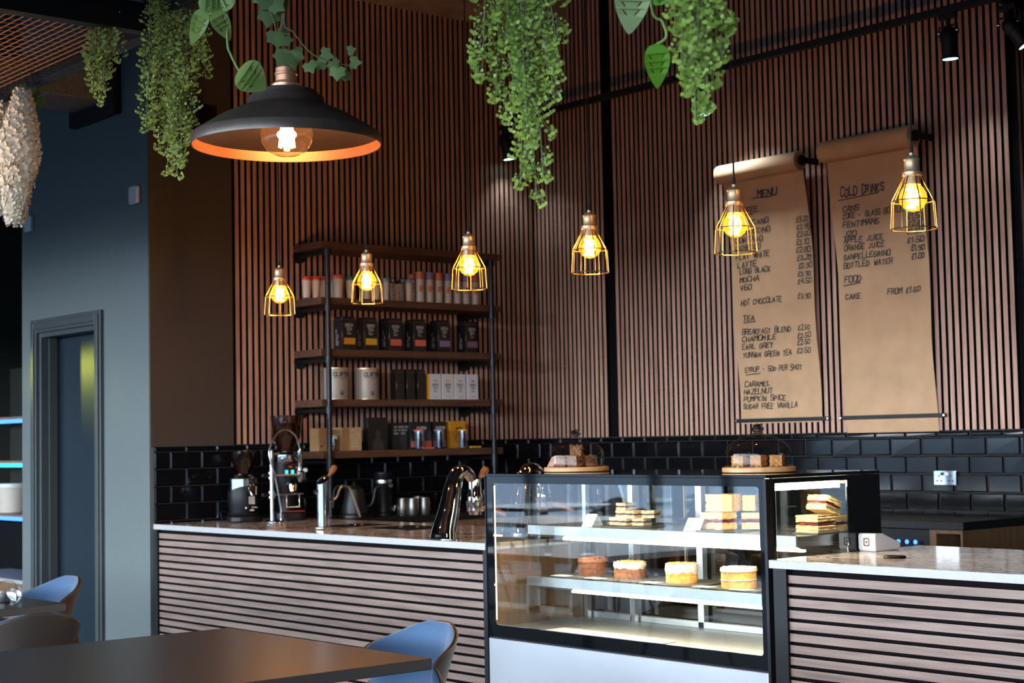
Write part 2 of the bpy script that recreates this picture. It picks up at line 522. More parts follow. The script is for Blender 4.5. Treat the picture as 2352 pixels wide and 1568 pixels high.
ps('floor', MB().box(-18, 5, YS - .1, 10, -.1, 0), M['floor'])
ps('street_ground', MB().box(-60, 50, -60, YS - .1, -.25, -.12), M['pave'])
ps('ceiling', MB().box(-18, 5, YS - .1, 10, ZCEIL, ZCEIL + .1), M['ceil'])
ps('wall_left', MB().box(XA - .2, XA, 4.51, YB + .2, 0, ZCEIL), M['felt'])
ps('wall_back', MB().box(XA, XC, YB, YB + .2, 0, ZCEIL), M['felt'])
ps('wall_right', MB().box(XC - .2, XC, YB + .2, 10, 0, ZCEIL), M['felt'])
ps('wall_side', MB().box(4.8, 5, YS, 10, 0, ZCEIL), M['darkwall'])
ps('wall_far', MB().box(XC, 4.8, 9.8, 10, 0, ZCEIL), M['darkwall'])
ps('wall_outer', MB().box(-18, -17.8, YS, 10, 0, ZCEIL), M['darkwall'])
ps('wall_passage', MB().box(-17.8, XA - .2, 8.0, 8.2, 0, ZCEIL), M['darkwall'])
# brown painted strip beside the slats, and the soffit over them
ps('trim_1', MB().box(XA, XA + .012, 4.312, 4.85, 1.385, ZCEIL), M['brownpaint'])
ps('trim_2', MB().box(XA, -7.91, 4.6, YB, 4.19, ZCEIL), M['soffit'])


def slats(name, fn, u0, u1, z0, z1, pitch=.042, w=.0265, d=.024, skip=(), split=None):
    mb = MB(); n = int((u1 - u0) / pitch)
    for i in range(n):
        u = u0 + i * pitch
        if any(a < u < b for a, b in skip): continue
        t = min(1, max(0, random.gauss(.5, .17)))
        for za, zb in (split or ((z0, z1),)):
            p = [fn(u, 0, za), fn(u + w, d, zb)]
            mb.cm = 1
            mb.box(min(p[0][0], p[1][0]), max(p[0][0], p[1][0]), min(p[0][1], p[1][1]), max(p[0][1], p[1][1]), za, zb, t)
            mb.cm = 0
            mb.add([fn(u + .0006, d + .0006, za), fn(u + w - .0006, d + .0006, za), fn(u + w - .0006, d + .0006, zb), fn(u + .0006, d + .0006, zb)], [(0, 1, 2, 3)], False, t)
    return ps(name, mb, [M['slat'], M['felt']])   # veneered faces, black edges


slats('trim_3', lambda u, d, z: (XA + d, u, z), 4.862, YB - .02, ZW, 4.19)
slats('trim_4', lambda u, d, z: (u, YB - d, z), XC + .024 - .042 * 89 - .0265, XC + .03 - .0265, ZW, ZCEIL, skip=((-7.60, -7.53),))
slats('trim_5', lambda u, d, z: (XC + d, u, z), YB + .004, 9.7, ZW, ZCEIL)


def tiles(name, fn, u0, u1, ztop=1.354, pitch=.0975, wid=.2, zbot=.93):
    g = MB(); t = MB()
    rows = [(ztop, 1.385)]; z = ztop
    while z > zbot:
        rows.append((z - pitch, z)); z -= pitch
    for r, (za, zb) in enumerate(rows):
        u = u0 - (wid / 2 if r % 2 else 0)
        while u < u1:
            a, b = max(u, u0) + .0015, min(u + wid, u1) - .0015
            u += wid
            if b - a < .012: continue
            A, B = za + .0015, zb - .0015
            q = min(.008, (b - a) * .3, (B - A) * .3)
            v = [fn(a, .003, A), fn(b, .003, A), fn(b, .003, B), fn(a, .003, B), fn(a + q, .011, A + q), fn(b - q, .011, A + q), fn(b - q, .011, B - q), fn(a + q, .011, B - q)]
            # each tile sits a hair out of true
            k1, k2 = random.uniform(-.0006, .0006), random.uniform(-.0006, .0006)
            v[4] = fn(a + q, .011 + k1, A + q); v[5] = fn(b - q, .011 + k2, A + q); v[6] = fn(b - q, .011 + k2 * .5, B - q); v[7] = fn(a + q, .011 + k1 * .5, B - q)
            t.add(v, [(0, 1, 5, 4), (1, 2, 6, 5), (2, 3, 7, 6), (3, 0, 4, 7), (4, 5, 6, 7)])
    g.add([fn(u0, .0035, .9), fn(u1, .0035, .9), fn(u1, .0035, ZW), fn(u0, .0035, ZW)], [(0, 1, 2, 3)])
    o = ps(name, t, M['tile'], ang=5)
    ps('grout', g, M['grout'], o)


tiles('trim_6', lambda u, d, z: (XA + d, u, z), 4.335, YB)
tiles('trim_7', lambda u, d, z: (u, YB - d, z), XA + .012, XC)
tiles('trim_8', lambda u, d, z: (XC + d, u, z), YB, 9.6)

# the blue-grey wall with the door
XD0, XD1, OX0, OX1, OZ = -10.05, XA, -9.79, -8.955, 2.125
wd = MB()
wd.box(XD0, OX0, YD, 4.51, 0, ZCEIL).box(OX1, XD1, YD, 4.51, 0, ZCEIL).box(OX0, OX1, YD, 4.51, OZ, ZCEIL)
ps('wall_door', wd, M['bluegrey'])
d1 = bpy.data.objects.new('door_1', None); C.objects.link(d1); d1.location = ((OX0 + OX1) / 2, YD, 0); struct(d1)
W2 = (OX1 - OX0) / 2
fr = MB()
for x0, x1, z0, z1 in ((-W2 - .085, -W2, 0, OZ + .085), (W2, W2 + .085, 0, OZ + .085), (-W2, W2, OZ, OZ + .085)):
    fr.box(x0, x1, -.022, 0, z0, z1)
for x0, x1, z0, z1 in ((-W2 - .062, -W2 - .02, 0, OZ + .06), (W2 + .02, W2 + .062, 0, OZ + .06), (-W2 - .02, W2 + .02, OZ + .02, OZ + .06)):
    fr.box(x0, x1, -.032, -.022, z0, z1)
ps('architrave', fr, M['frame'], d1, bevel=.003)
jb = MB()
jb.box(-W2, -W2 + .03, 0, .19, 0, OZ).box(W2 - .03, W2, 0, .19, 0, OZ).box(-W2 + .03, W2 - .03, 0, .19, OZ - .03, OZ)
jb.box(-W2 + .03, -W2 + .045, .05, .105, 0, OZ - .03)
ps('door_lining', jb, M['frame'], d1, bevel=.002)
ps('door_leaf', MB().box(-W2 + .032, W2 - .032, .12, .165, .006, OZ - .033), M['doorblue'], d1, bevel=.002)

# shop front behind the dining room
wf = MB()
wf.box(-18, 5, YS - .1, YS, 0, .18).box(-18, 5, YS - .1, YS, 2.95, ZCEIL).box(-18, -16.2, YS - .1, YS, .18, 2.95).box(4.2, 5, YS - .1, YS, .18, 2.95)
ps('wall_front', wf, M['darkwall'])
xw = -16.2; k = 0
while xw < 4.1:
    k += 1
    w = MB(); a, b = xw, xw + 2.04
    w.box(a, a + .06, YS - .09, YS, .18, 2.95).box(b - .06, b, YS - .09, YS, .18, 2.95).box(a, b, YS - .09, YS, .18, .24).box(a, b, YS - .09, YS, 2.88, 2.95).box(a, b, YS - .09, YS, 2.1, 2.15)
    if k % 3 == 0: w.box(a + .98, a + 1.06, YS - .09, YS, .24, 2.1)
    o = ps('window_%d' % k, w, M['black'])
    ps('pane', MB().add([(a, YS - .05, .2), (b, YS - .05, .2), (b, YS - .05, 2.9), (a, YS - .05, 2.9)], [(0, 1, 2, 3)]), M['pglass'], o)
    xw += 2.04

# fittings on the blue-grey wall
for (px, py), lab in zip(((308, 448), (65, 514)), ('small white square sensor high on the blue-grey wall near its right edge', 'small white square sensor on the blue-grey wall beside the hanging white flowers')):
    p = pY(px, py, YD - .015)
    s = thing('wall_sensor', lab, 'sensor', (p.x, YD, p.z), 0, 'white sensors on the blue-grey wall')
    mb = MB(); mb.prism(rrect(-.052, .052, -.052, .052, .016), .0, .026, lambda a, b, c: (a, -c, b)); mb.build('housing', M['white'], s, bevel=.006)
    MB().cyl((-.02, -.026, -.04), (-.02, -.030, -.04), .006).build('indicator', mk('yellow indicator', (.8, .6, .1), .4), s)

p = pY(280, 205, YD)
t = thing('ventilation_duct', 'grey galvanised duct running out of the blue-grey wall near the ceiling', 'duct', (p.x - .28, YD, 3.5))
MB().box(-.27, .17, -2.2, -.02, -.06, .12).build('duct_body', mk('galvanised sheet', (.22, .22, .22), .5, .2, var=.3, scale=60), t, bevel=.004)
fb = MB(); fb.slabholed([rrect(-.33, .27, -.15, .24, .01, 1), rrect(-.275, .175, -.065, .125, .005, 1)], 0, .05, lambda a, b, c: (a, -c - .001, b))
fb.build('collar', M['black'], t)

p = pX(455, 275, XA + .1)
t = thing('speaker', 'small black speaker box high on the dark brown wall strip', 'speaker', (XA + .012, p.y, p.z))
MB().box(.05, .19, -.07, .07, -.075, .075).build('cabinet', M['black'], t, bevel=.006)
MB().cyl((0, 0, 0), (.05, 0, 0), .018).build('bracket', M['black'], t)
mb = MB(); mb.lathe([(.055, 0), (.05, .004), (.0, .006)], (.19, 0, 0), 20, RY(PI / 2)); mb.build('grille', M['felt'], t)

# what shows of the bar in the passage at the far left
YP = 6.2
xa, xb = pY(-70, 1000, YP).x, pY(75, 1000, YP).x
def zp(py): return pY(25, py, YP).z
t = thing('passage_shelving', 'dark shelving lit by coloured led strips in the passage at the far left', 'shelves', ((xa + xb) / 2, YP, 0))
L = (xb - xa) / 2
rows = ((957, 'ledblue', 966), (1058, 'ledcyan', 1065), (1180, 'ledblue', 1193))
ow = M['oak']
for i, (py, led, pl) in enumerate(rows):
    z = zp(py)
    MB().box(-L, L, 0, .42, z - .05, z).build('shelf', ow, t, bevel=.003)
    MB().box(-L, L, -.012, .0, z - .06, z - .025).build('led_strip', M[led], t)
MB().box(-L, L, .42, .44, 0, 2.2).build('back_panel', M['darkwall'], t)
MB().box(-L, L, .02, .42, 0, zp(1200)).build('lower_cabinet', M['black'], t)
lamp('passage_light', 'POINT', ((xa + xb) / 2, YP - .35, zp(1000)), 6, (.5, .75, 1.0), shadow_soft_size=.1)
zt = zp(1180)
pt = pY(18, 1140, YP + .15)
s = thing('storage_tub', 'white plastic tub on the middle shelf of the lit shelving in the passage', 'tub', (pt.x, YP + .19, zt))
hh = zp(1112) - zt
MB().lathe([(.13, 0), (.155, hh * .86), (0, hh * .86)], seg=28).build('tub_body', M['cream'], s)
MB().lathe([(.162, hh * .86), (.162, hh), (0, hh)], seg=28).build('lid', M['white'], s, bevel=.003)
pt = pY(27, 1090, YP + .25)
s = thing('spice_jar', 'small dark jar behind the white tub in the passage', 'jar', (pt.x + .26, YP + .30, zp(1180)))
MB().lathe([(.055, 0), (.055, hh * 1.25), (0, hh * 1.25)], seg=18).build('jar_body', M['blackgloss'], s)
MB().lathe([(.05, hh * 1.25), (.05, hh * 1.42), (0, hh * 1.42)], seg=18).build('lid', M['black'], s)
q0 = pY(25, 1330, 5.4)
t = thing('passage_counter', 'white topped low counter below the lit shelving in the passage', 'counter', (q0.x, 5.4, 0))
MB().box(-1.2, 1.3, 0, .5, q0.z - .03, q0.z).build('counter_top', M['quartz'], t, bevel=.004)
MB().box(-1.2, 1.3, .0, .5, 0, q0.z - .03).build('counter_body', ow, t)


# ================================================================== BAR COUNTERS
def counter(label, x0, x1, depth, ends):
    t = thing('bar_counter', label, 'counter', (x0, YF, 0))
    L = x1 - x0
    MB().box(0, L - .013, .03, depth, 0, ZT - .03).build('carcass', M['felt'], t)
    mb = MB(); z = ZT - .030 - .020; a, b = ends
    tone = .5
    while z > .03:
        z0 = max(z - .0288, .01)
        t_ = min(1, max(0, random.gauss(.5, .2)))
        mb.cm = 1; mb.box(a, L - b, .0126, .032, z0, z, t_)
        mb.cm = 0; mb.add([(a, .012, z0 + .0006), (L - b, .012, z0 + .0006), (L - b, .012, z - .0006), (a, .012, z - .0006)], [(0, 1, 2, 3)], False, t_); z -= .04
    mb.build('slat_front', [M['bar_slat'], M['felt']], t)
    if ends[0]: MB().box(0, a, .0, .035, 0, ZT - .03).build('end_post', M['black'], t)
    if ends[1]: MB().box(L - b, L, .0, .035, 0, ZT - .03).build('end_post', M['black'], t)
    if ends[1] < .03: MB().box(L - .012, L - .0005, .04, depth, .02, ZT - .031).build('end_panel', M['oak'], t)
    return t


CX0, CX1 = -5.316, -3.752                     # display case between the two counters
counter('left bar counter faced with pale horizontal wooden slats, under the chrome taps', XA + .012, CX0 - .003, .87, (.034, .024))
counter('right bar counter faced with pale horizontal wooden slats, under the card terminal', CX1 + .018, -1.2, .87, (.058, .03))


def worktop(label, x0, x1):
    t = thing('worktop', label, 'worktop', (x0, YF, ZT - .03))
    MB().box(0, x1 - x0, .0035, .875, 0, .03).build('slab', M['marble'], t, bevel=.0015)
    MB().box(0, x1 - x0, -.006, .003, .001, .0295).build('front_edge', M['quartz'], t, bevel=.001)
    return t


worktop('veined marble worktop with pale front edge carrying the chrome taps', XA + .013, CX0 - .003)
worktop('veined marble worktop with pale front edge carrying the white card terminal', CX1 + .004, -1.2)

# back counters along the tiled walls
t = thing('back_counter', 'black back counter with wooden fronts under the pipe shelves', 'counter', (XA + .012, 5.215, 0))
MB().box(0, .64, 0, 1.4, .02, ZT - .04).build('cabinet', M['oak'], t)
MB().box(0, .654, 0, 2.03, ZT - .04, ZT).build('counter_top', M['darktop'], t, bevel=.003)
for y0, y1 in ((.01, .455), (.465, .925), (.935, 1.38)): MB().box(.641, .653, y0, y1, .1, ZT - .05).build('door', M['oak'], t, bevel=.002)
t = thing('back_counter', 'black topped wooden back counter with open niche, at the wall socket', 'counter', (-7.63, 6.6, 0))
L = -4.50 + 7.63
MB().box(0, L, 0, .645, ZT - .04, ZT).build('counter_top', M['darktop'], t, bevel=.003)
nx0 = pY(2137, 1230, 6.6).x + 7.63; nx1 = pY(2200, 1230, 6.6).x + 7.63
zf = pY(2100, 1205, 6.6).z
cb = MB()
cb.box(0, nx0 - .64, .03, .64, .02, ZT - .04).box(nx0 - .02, nx0 + .02, .02, .64, .02, ZT - .04).box(nx1, L - .02, .02, .64, .02, ZT - .04)
cb.box(nx0 + .02, nx1, .6, .64, .02, ZT - .04).box(nx0 + .02, nx1, .02, .6, .02, .06).box(nx0 + .02, nx1, .02, .6, ZT - .06, ZT - .04)
cb.build('cabinet', M['oak'], t, bevel=.002)
t = thing('under_counter_fridge', 'black fridge under the back counter with blue lit front, behind the display case', 'fridge', (-7.63 + nx0 - .63, 6.62, .0))
MB().box(.005, .60, 0.02, .6, .01, ZT - .045).build('body', M['black'], t)
MB().box(.005, .60, -.002, .019, .05, .80).build('door', M['blackgloss'], t, bevel=.003)
MB().box(.03, .57, -.02, -.003, .775, .79).build('handle', M['steel'], t, bevel=.003)
for i in range(6): MB().cyl((.28 + i * .05, -.003, .845), (.28 + i * .05, -.006, .845), .011).build('indicator_light', M['ledblue'], t)

# ================================================================== DISPLAY CASE
CY1 = 4.975; CZ = 1.245
CW = CX1 - CX0
dc = thing('display_case', 'black framed glass cake display case with lit shelves and a steel front panel', 'display case', (CX0, YF, 0))
fy = lambda a, b, c: (a, c, b)
# printed black border round the front pane; the clear part is the window
H0, H1, HZ0, HZ1 = .048, CW - .037, .612, 1.204
MB().slabholed([[(0.004, .562), (CW - .012, .562), (CW - .012, CZ - .012), (.004, CZ - .012)], rrect(H0, H1, HZ0, HZ1, .012)[::-1]], 0, .006, fy).build('front_border', M['blackgloss'], dc)
fyw = [fy(a, b, .003) for a, b in ((H0 - .004, HZ0 - .004), (H1 + .004, HZ0 - .004), (H1 + .004, HZ1 + .004), (H0 - .004, HZ1 + .004))]
MB().add(fyw, [(0, 1, 2, 3)]).build('front_glass', M['caseglass'], dc)
MB().box(.0, CW, -.004, CY1 - YF, CZ - .012, CZ).build('top_glass', M['blackgloss'], dc, bevel=.002)
MB().box(.006, CW - .014, -.002, .012, .09, .556).build('steel_panel', M['steelsheet'], dc, bevel=.004)
pb = MB(); pb.box(-.001, .004, -.004, .04, 0, CZ - .013).box(CW - .012, CW + .001, -.006, .03, 0, CZ - .013)
pb.box(.004, CW - .012, .02, CY1 - YF, 0, .58).box(.0, CW, .006, .03, .555, .563)
pb.build('plinth', M['black'], dc)
fx0 = lambda a, b, c: (c + .001, a, b)
D = CY1 - YF
# right end: black border, clear pane; left end: clear pane
MB().slabholed([[(.03, .58), (D, .58), (D, CZ - .013), (.03, CZ - .013)], [(.045, .59), (.045, 1.214), (.45, 1.214), (.45, .59)]], CW - .006, CW - .001, lambda a, b, c: (c, a, b)).build('end_border', M['blackgloss'], dc)
MB().add([(CW - .003, .043, .588), (CW - .003, .452, .588), (CW - .003, .452, 1.216), (CW - .003, .043, 1.216)], [(0, 1, 2, 3)]).build('end_glass', M['caseglass'], dc)
MB().add([(.006, .01, .588), (.006, D - .1, .588), (.006, D - .1, CZ - .013), (.006, .01, CZ - .013)], [(0, 1, 2, 3)]).build('end_glass', M['caseglass'], dc)
# inside: deck, back frame, sliding doors, uprights
st = MB(); st.box(.008, CW - .014, .03, D - .02, .58, .597)
st.build('deck', M['lipsteel'], dc)
bk = MB(); yb0 = .545
for x0, x1 in ((.008, .03), (.30, .345), (.70, .735), (1.07, 1.115), (CW - .06, CW - .014)): bk.box(x0, x1, yb0, yb0 + .03, .597, CZ - .013)
bk.box(.03, CW - .06, yb0, yb0 + .03, .597, .625).box(.03, CW - .06, yb0, yb0 + .03, CZ - .05, CZ - .013)
bk.build('back_frame', M['lipsteel'], dc, bevel=.003)
for x0, x1 in ((.03, .72), (.72, CW - .06)):
    o = MB().box(x0, x1, yb0 + .04, yb0 + .046, .60, CZ - .03).build('sliding_door', M['backglass'], dc)
up = MB()
for x in (.045, .34, 1.08, CW - .06): up.box(x, x + .022, .515, .535, .597, CZ - .02)
up.build('upright', M['steel'], dc)
for z, y0, y1 in ((1.017, .20, .53), (.800, .19, .53)):
    s = MB().box(.045, CW - .038, y0, y1, z - .004, z).build('shelf', M['steel'], dc)
    MB().box(.045, CW - .038, y0 - .006, y0 + .004, z - .036, z + .002).add([(.045, y0, z - .036), (CW - .038, y0, z - .036), (CW - .038, y0 + .035, z - .05), (.045, y0 + .035, z - .05)], [(0, 1, 2, 3)]).build('front_lip', M['lipsteel'], s)
    MB().box(.22 if z > .9 else .28, CW - .05, y0 + .04, y0 + .062, z - .058, z - .050).build('led_strip', M['led'], s)
    for x in (.05, CW - .048):
        MB().prism([(y0, z - .004), (.53, z - .004), (.53, z - .06), (.44, z - .042), (y0, z - .036)], x, x + .004, lambda a, b, c: (c, a, b)).build('bracket', M['steel'], s)
MB().box(.05, CW - .04, .035, .06, CZ - .028, CZ - .014).build('led_strip', M['led'], dc)
MB().box(CW - .04, CW - .02, .05, .43, 1.188, 1.212).build('led_strip', M['led'], dc)
MB().box(H0 - .001, H0 + .0015, .008, .012, HZ0 + .02, HZ1 - .01).build('led_strip', M['leddim'], dc)
lg = MB(); lg.box(.30, .95, .06, .16, .598, .604); lg.build('floor_vent', M['white'], dc)
ZU, ZL = 1.017, .800                           # upper and lower shelf


# ------------------------------------------------------------------ cakes
def cakemat(name, col, v=.25, sc=60, bump=.6, rough=.85): return mk(name, col, rough, var=v, scale=sc, bump=bump, bscale=sc * 2)
M['sponge'] = cakemat('golden sponge', (.80, .44, .11))
M['paleslice'] = cakemat('pale sponge crumb', (.76, .54, .25))
M['choc'] = cakemat('chocolate sponge', (.20, .075, .035))
M['chocice'] = cakemat('chocolate icing', (.26, .10, .05), .15, 30)
M['carrot'] = cakemat('carrot sponge', (.33, .13, .05))
M['icing'] = cakemat('white icing', (.80, .74, .66), .05, 30, .3, .6)
M['nut'] = cakemat('golden nut pieces', (.58, .33, .10))
M['sugar'] = cakemat('sugar dusting', (.78, .70, .58), .08, 80)
M['jam'] = mk('jam filling', (.14, .02, .015), .3)
M['oat'] = cakemat('toasted oats', (.50, .26, .085), .45, 70, 1.0)
M['rocky'] = cakemat('chocolate flakes', (.24, .115, .055), .6, 60, 1.0)
M['crumb'] = cakemat('crumble bar crust', (.66, .50, .32), .25, 70, .8)
M['date'] = mk('dark fruit filling', (.055, .04, .045), .5, var=.4)
M['slate'] = mk('grey slate board', (.075, .078, .072), .6, var=.3, scale=25, bump=.3)
M['card'] = mk('white price card', (.80, .76, .72), .6, var=.02)
M['pinkcard'] = mk('pale pink card', (.62, .42, .35), .6, var=.03)


def lump(mb, r0, r1, z0, z1, n=26, amp=.006, droop=0):
    """icing: a lumpy cap with a wavy lower edge"""
    ph = [random.uniform(0, 6.3) for _ in range(6)]
    def fn(u, v):
        a = 2 * PI * u
        w = sum(math.sin(a * (3 + 2 * i) + ph[i]) for i in range(5)) / 3
        if v < .2: return ((r1 + .001) * math.cos(a), (r1 + .001) * math.sin(a), z0 - droop * (.5 + .5 * w) * (1 - v / .2))
        if v < .4: return ((r1 + .003) * math.cos(a), (r1 + .003) * math.sin(a), z0 + (z1 - z0) * .7 * (v - .2) / .2)
        t = (v - .4) / .6; r = r1 * (1 - t)
        return (r * math.cos(a), r * math.sin(a), z1 + (random.uniform(-amp, amp) if t < .98 else 0))
    mb.grid(fn, n, 10)


def cake(label, p, r, h, body, top, z_ice, kind):
    t = thing('cake', label, 'cake', (p.x, p.y, p.z), random.uniform(0, 3), 'whole cakes on the lower case shelf')
    b = MB(); b.lathe([(r * .985, 0), (r, .006), (r, h * .48), (r * .975, h * .5), (r, h * .52), (r * .99, h)], seg=40, jit=.012); b.build('sponge', body, t)
    c = MB(); lump(c, 0, r, h * .96 if kind != 'drip' else h * .80, h + z_ice, 40, .004 if kind == 'choc' else .003, .0 if kind in ('choc', 'dust') else .016); c.build('icing', top, t)
    if kind in ('nuts', 'drip'):
        n = MB()
        for _ in range(150):
            a, q = random.uniform(0, 6.3), r * math.sqrt(random.random()) * .88
            n.sphere((q * math.cos(a), q * math.sin(a), h + z_ice + .002), random.uniform(.003, .0065), 6, 4, (1, .7, .6), Rz(a))
        n.build('nut_topping', M['nut'], t)
    if kind == 'choc':
        n = MB()
        for i in range(9):
            a = i * .7
            n.tube([(r * .8 * math.cos(a + k * .25) * (1 - k * .12), r * .8 * math.sin(a + k * .25) * (1 - k * .12), h + z_ice + .002) for k in range(6)], [.004, .006, .006, .006, .005, .002], 6)
        n.build('icing_swirl', top, t)
    if kind == 'dust':
        f = MB(); f.lathe([(0, h * .44), (r * 1.006, h * .44), (r * 1.02, h * .475), (r * 1.006, h * .51), (0, h * .51)], seg=40, jit=.01); f.build('cream_filling', M['icing'], t)
        f = MB(); f.lathe([(r * 1.0, h * .425), (r * 1.015, h * .435), (r * 1.0, h * .445)], seg=40, jit=.01); f.build('jam_line', M['jam'], t)
    return t


def board(label, p, w, d, round_=False, rz=0):
    mb = MB()
    if round_: mb.prism([(w / 2 * math.cos(a / 36 * 2 * PI), w / 2 * math.sin(a / 36 * 2 * PI)) for a in range(36)], 0, .006)
    else: mb.box(-w / 2, w / 2, -d / 2, d / 2, 0, .006)
    o = mb.build('slate_board', M['slate'], None, bevel=.0015)
    o.location = p; o.rotation_euler = (0, 0, rz)
    return tag(o, label, 'serving board', 'slate boards in the display case')


ybk = YF + .365
pl = [pY(1362, 1308, ybk), pY(1447, 1314, ybk - .02), pY(1566, 1320, ybk - .035), pY(1697, 1328, ybk - .06)]
for p in pl: p.z = ZL + .0065
kinds = (('round chocolate cake, leftmost cake on the lower case shelf', .062, .058, M['choc'], M['chocice'], .010, 'choc'),
         ('brown carrot cake with white icing and chopped nuts, beside the chocolate cake', .066, .052, M['carrot'], M['icing'], .014, 'nuts'),
         ('golden cake with white icing dripping down its side, on the round slate', .064, .060, M['sponge'], M['icing'], .014, 'drip'),
         ('golden sandwich cake with a jam and cream line, rightmost whole cake', .068, .066, M['sponge'], M['sugar'], .012, 'dust'))
for p, k in zip(pl, kinds): cake(k[0], p, *k[1:])
bl = ('slate board under the chocolate cake', 'slate board under the carrot cake', 'round slate board under the golden cake with dripping icing', 'slate board under the jam sandwich cake')
for i, p in enumerate(pl):
    q = Vector((p.x + .01, YF + .36 - (.0 if i < 3 else 0), ZL + .0005))
    board(bl[i], q, .30 if i == 2 else (.285 if i else .26), .26, i == 2) if i != 2 else board(bl[i], Vector((p.x, YF + .355, ZL + .0005)), .28, .28, True)


def pricecard(label, p, w=.085, d=.055):
    o = MB().box(-w / 2, w / 2, -d / 2, d / 2, 0, .0012).build('price_card', M['card'])
    o.location = p
    return tag(o, label, 'price card', 'price cards lying on the lower shelf')


for (px, py), lab in zip(((1312, 1317), (1390, 1323), (1517, 1330), (1640, 1337), (1726, 1341)),
                         ('white price card lying before the chocolate cake', 'white price card lying before the carrot cake', 'white price card on the round slate board',
                          'white price card lying left of the jam sandwich cake', 'white price card lying before the jam sandwich cake at the case end')):
    p = pZ(px, py, ZL + .008); p.y = max(YF + .222, min(p.y, YF + .30)); q = pY(px, py, p.y); q.z = ZL + .0085
    if abs(q.x - pl[3].x) < .04 and False: pass
    pricecard(lab, Vector((q.x, YF + .245, ZL + .0068)))

# upper shelf
def crumbbox(mb, c, d, R=None, n=5, j=.0022):
    """a cut slab with a crumbly surface"""
    for ax in range(3):
        for sg in (-.5, .5):
            a, b = [i for i in range(3) if i != ax]
            def fn(u, v):
                p = [0, 0, 0]; p[ax] = sg * d[ax]; p[a] = (u - .5) * d[a]; p[b] = (v - .5) * d[b]
                h = math.sin(p[0] * 913 + p[1] * 571 + p[2] * 733 + c[0] * 311 + c[2] * 97) * j + math.sin(p[0] * 411 - p[1] * 1271 + p[2] * 333) * j * .6
                p = Vector(p); p += p.normalized() * h
                return Vector(c) + (R @ p if R else p)
            mb.grid(fn, n, n)


def bar(label, p, dims, rz, crust, fill, name='cake_slice', cat='cake slice', group=None, tilt=None):
    t = thing(name, label, cat, p, rz, group)
    if tilt: t.rotation_euler = (tilt[0], tilt[1], rz)
    w, d, h = dims
    mb = MB(); crumbbox(mb, (0, 0, h * .2), (w, d, h * .4)); mb.build('lower_layer', crust, t)
    mb = MB(); crumbbox(mb, (0, 0, h * .5), (w * .97, d * .97, h * .24)); mb.build('filling', fill, t)
    mb = MB(); crumbbox(mb, (0, 0, h * .8), (w, d, h * .4)); mb.build('upper_layer', crust, t)
    return t


yu = YF + .36
a0 = pY(1455, 1205, yu); a0.z = ZU
board('slate board under the stack of dark filled crumble bars', Vector((a0.x, yu, ZU + .0005)), .27, .27, True)
bl = (((-.075, -.01, 0), .2, 'crumble bar with dark fruit filling at the left foot of its stack'), ((-.015, -.02, 0), -.1, 'crumble bar with dark fruit filling at the middle foot of its stack'),
      ((.05, .0, 0), .15, 'crumble bar with dark fruit filling at the right foot of its stack'), ((-.045, .0, 1), .1, 'crumble bar with dark fruit filling, second layer left'),
      ((.02, -.005, 1), -.15, 'crumble bar with dark fruit filling, second layer in the middle'), ((.085, .02, 1), .3, 'crumble bar with dark fruit filling overhanging its stack at the right'),
      ((-.035, -.005, 2), -.05, 'crumble bar with dark fruit filling on the very top of its stack'))
for (x, y, k), rz, lab in bl:
    bar(lab, (a0.x + x, yu + y, ZU + .0075 + k * .0305), (.058, .06, .030), rz, M['crumb'], M['date'], 'crumble_bar', 'crumble bar', 'crumble bars on the upper case shelf')
b0 = pY(1668, 1210, yu)
board('slate board under the tall stack of pale cake slices', Vector((b0.x - .01, yu, ZU + .0005)), .26, .26, True)
for (x, y, z), dims, rz, lab in (((-.045, -.03, 0), (.056, .075, .064), .1, 'pale jam layered cake slice at the lower left of the tall stack'),
                                 ((.022, -.035, 0), (.062, .075, .066), -.12, 'pale jam layered cake slice at the lower right of the tall stack'),
                                 ((.005, -.015, .069), (.115, .085, .066), .25, 'large pale cake slice resting across the top of the tall stack'),
                                 ((-.11, .03, 0), (.06, .06, .045), .4, 'low pale cake slice half hidden behind the pink card'),
                                 ((.075, .06, .069 - .0), (.05, .06, .06), .5, 'pale cake slice tucked behind the top of the tall stack')):
    bar(lab, (b0.x + x, yu + y, ZU + .0075 + z), dims, rz, M['paleslice'], M['jam'] if z == 0 else M['paleslice'], 'cake_slice', 'cake slice', 'pale cake slices on the upper case shelf')
bar('jam layered cake slice lying flat behind the tall stack', (b0.x + .085, yu + .06, ZU + .0075), (.07, .08, .062), .5, M['paleslice'], M['jam'], 'cake_slice', 'cake slice', 'pale cake slices on the upper case shelf')
# the pile by the right hand end glass
c0 = Vector((CX1 - .10, YF + .44, ZU))
board('slate board under the jam sandwich slices by the right end glass', Vector((c0.x, c0.y - .02, ZU + .0005)), .12, .2, False)
for (x, y, z), dims, rz, tl, lab in (((0, -.055, 0), (.10, .11, .062), .05, None, 'thick jam sandwich slice at the near foot of the pile by the end glass'),
                                     ((.0, .04, 0), (.09, .09, .056), -.05, None, 'thick jam sandwich slice at the far foot of the pile by the end glass'),
                                     ((.0, -.012, .068), (.085, .10, .056), .1, (-.3, 0), 'jam sandwich slice leaning on top of the pile by the end glass')):
    bar(lab, (c0.x + x, c0.y + y, ZU + .0075 + z), dims, rz, M['paleslice'], M['jam'], 'cake_slice', 'cake slice', 'jam sandwich slices by the end glass', tl)


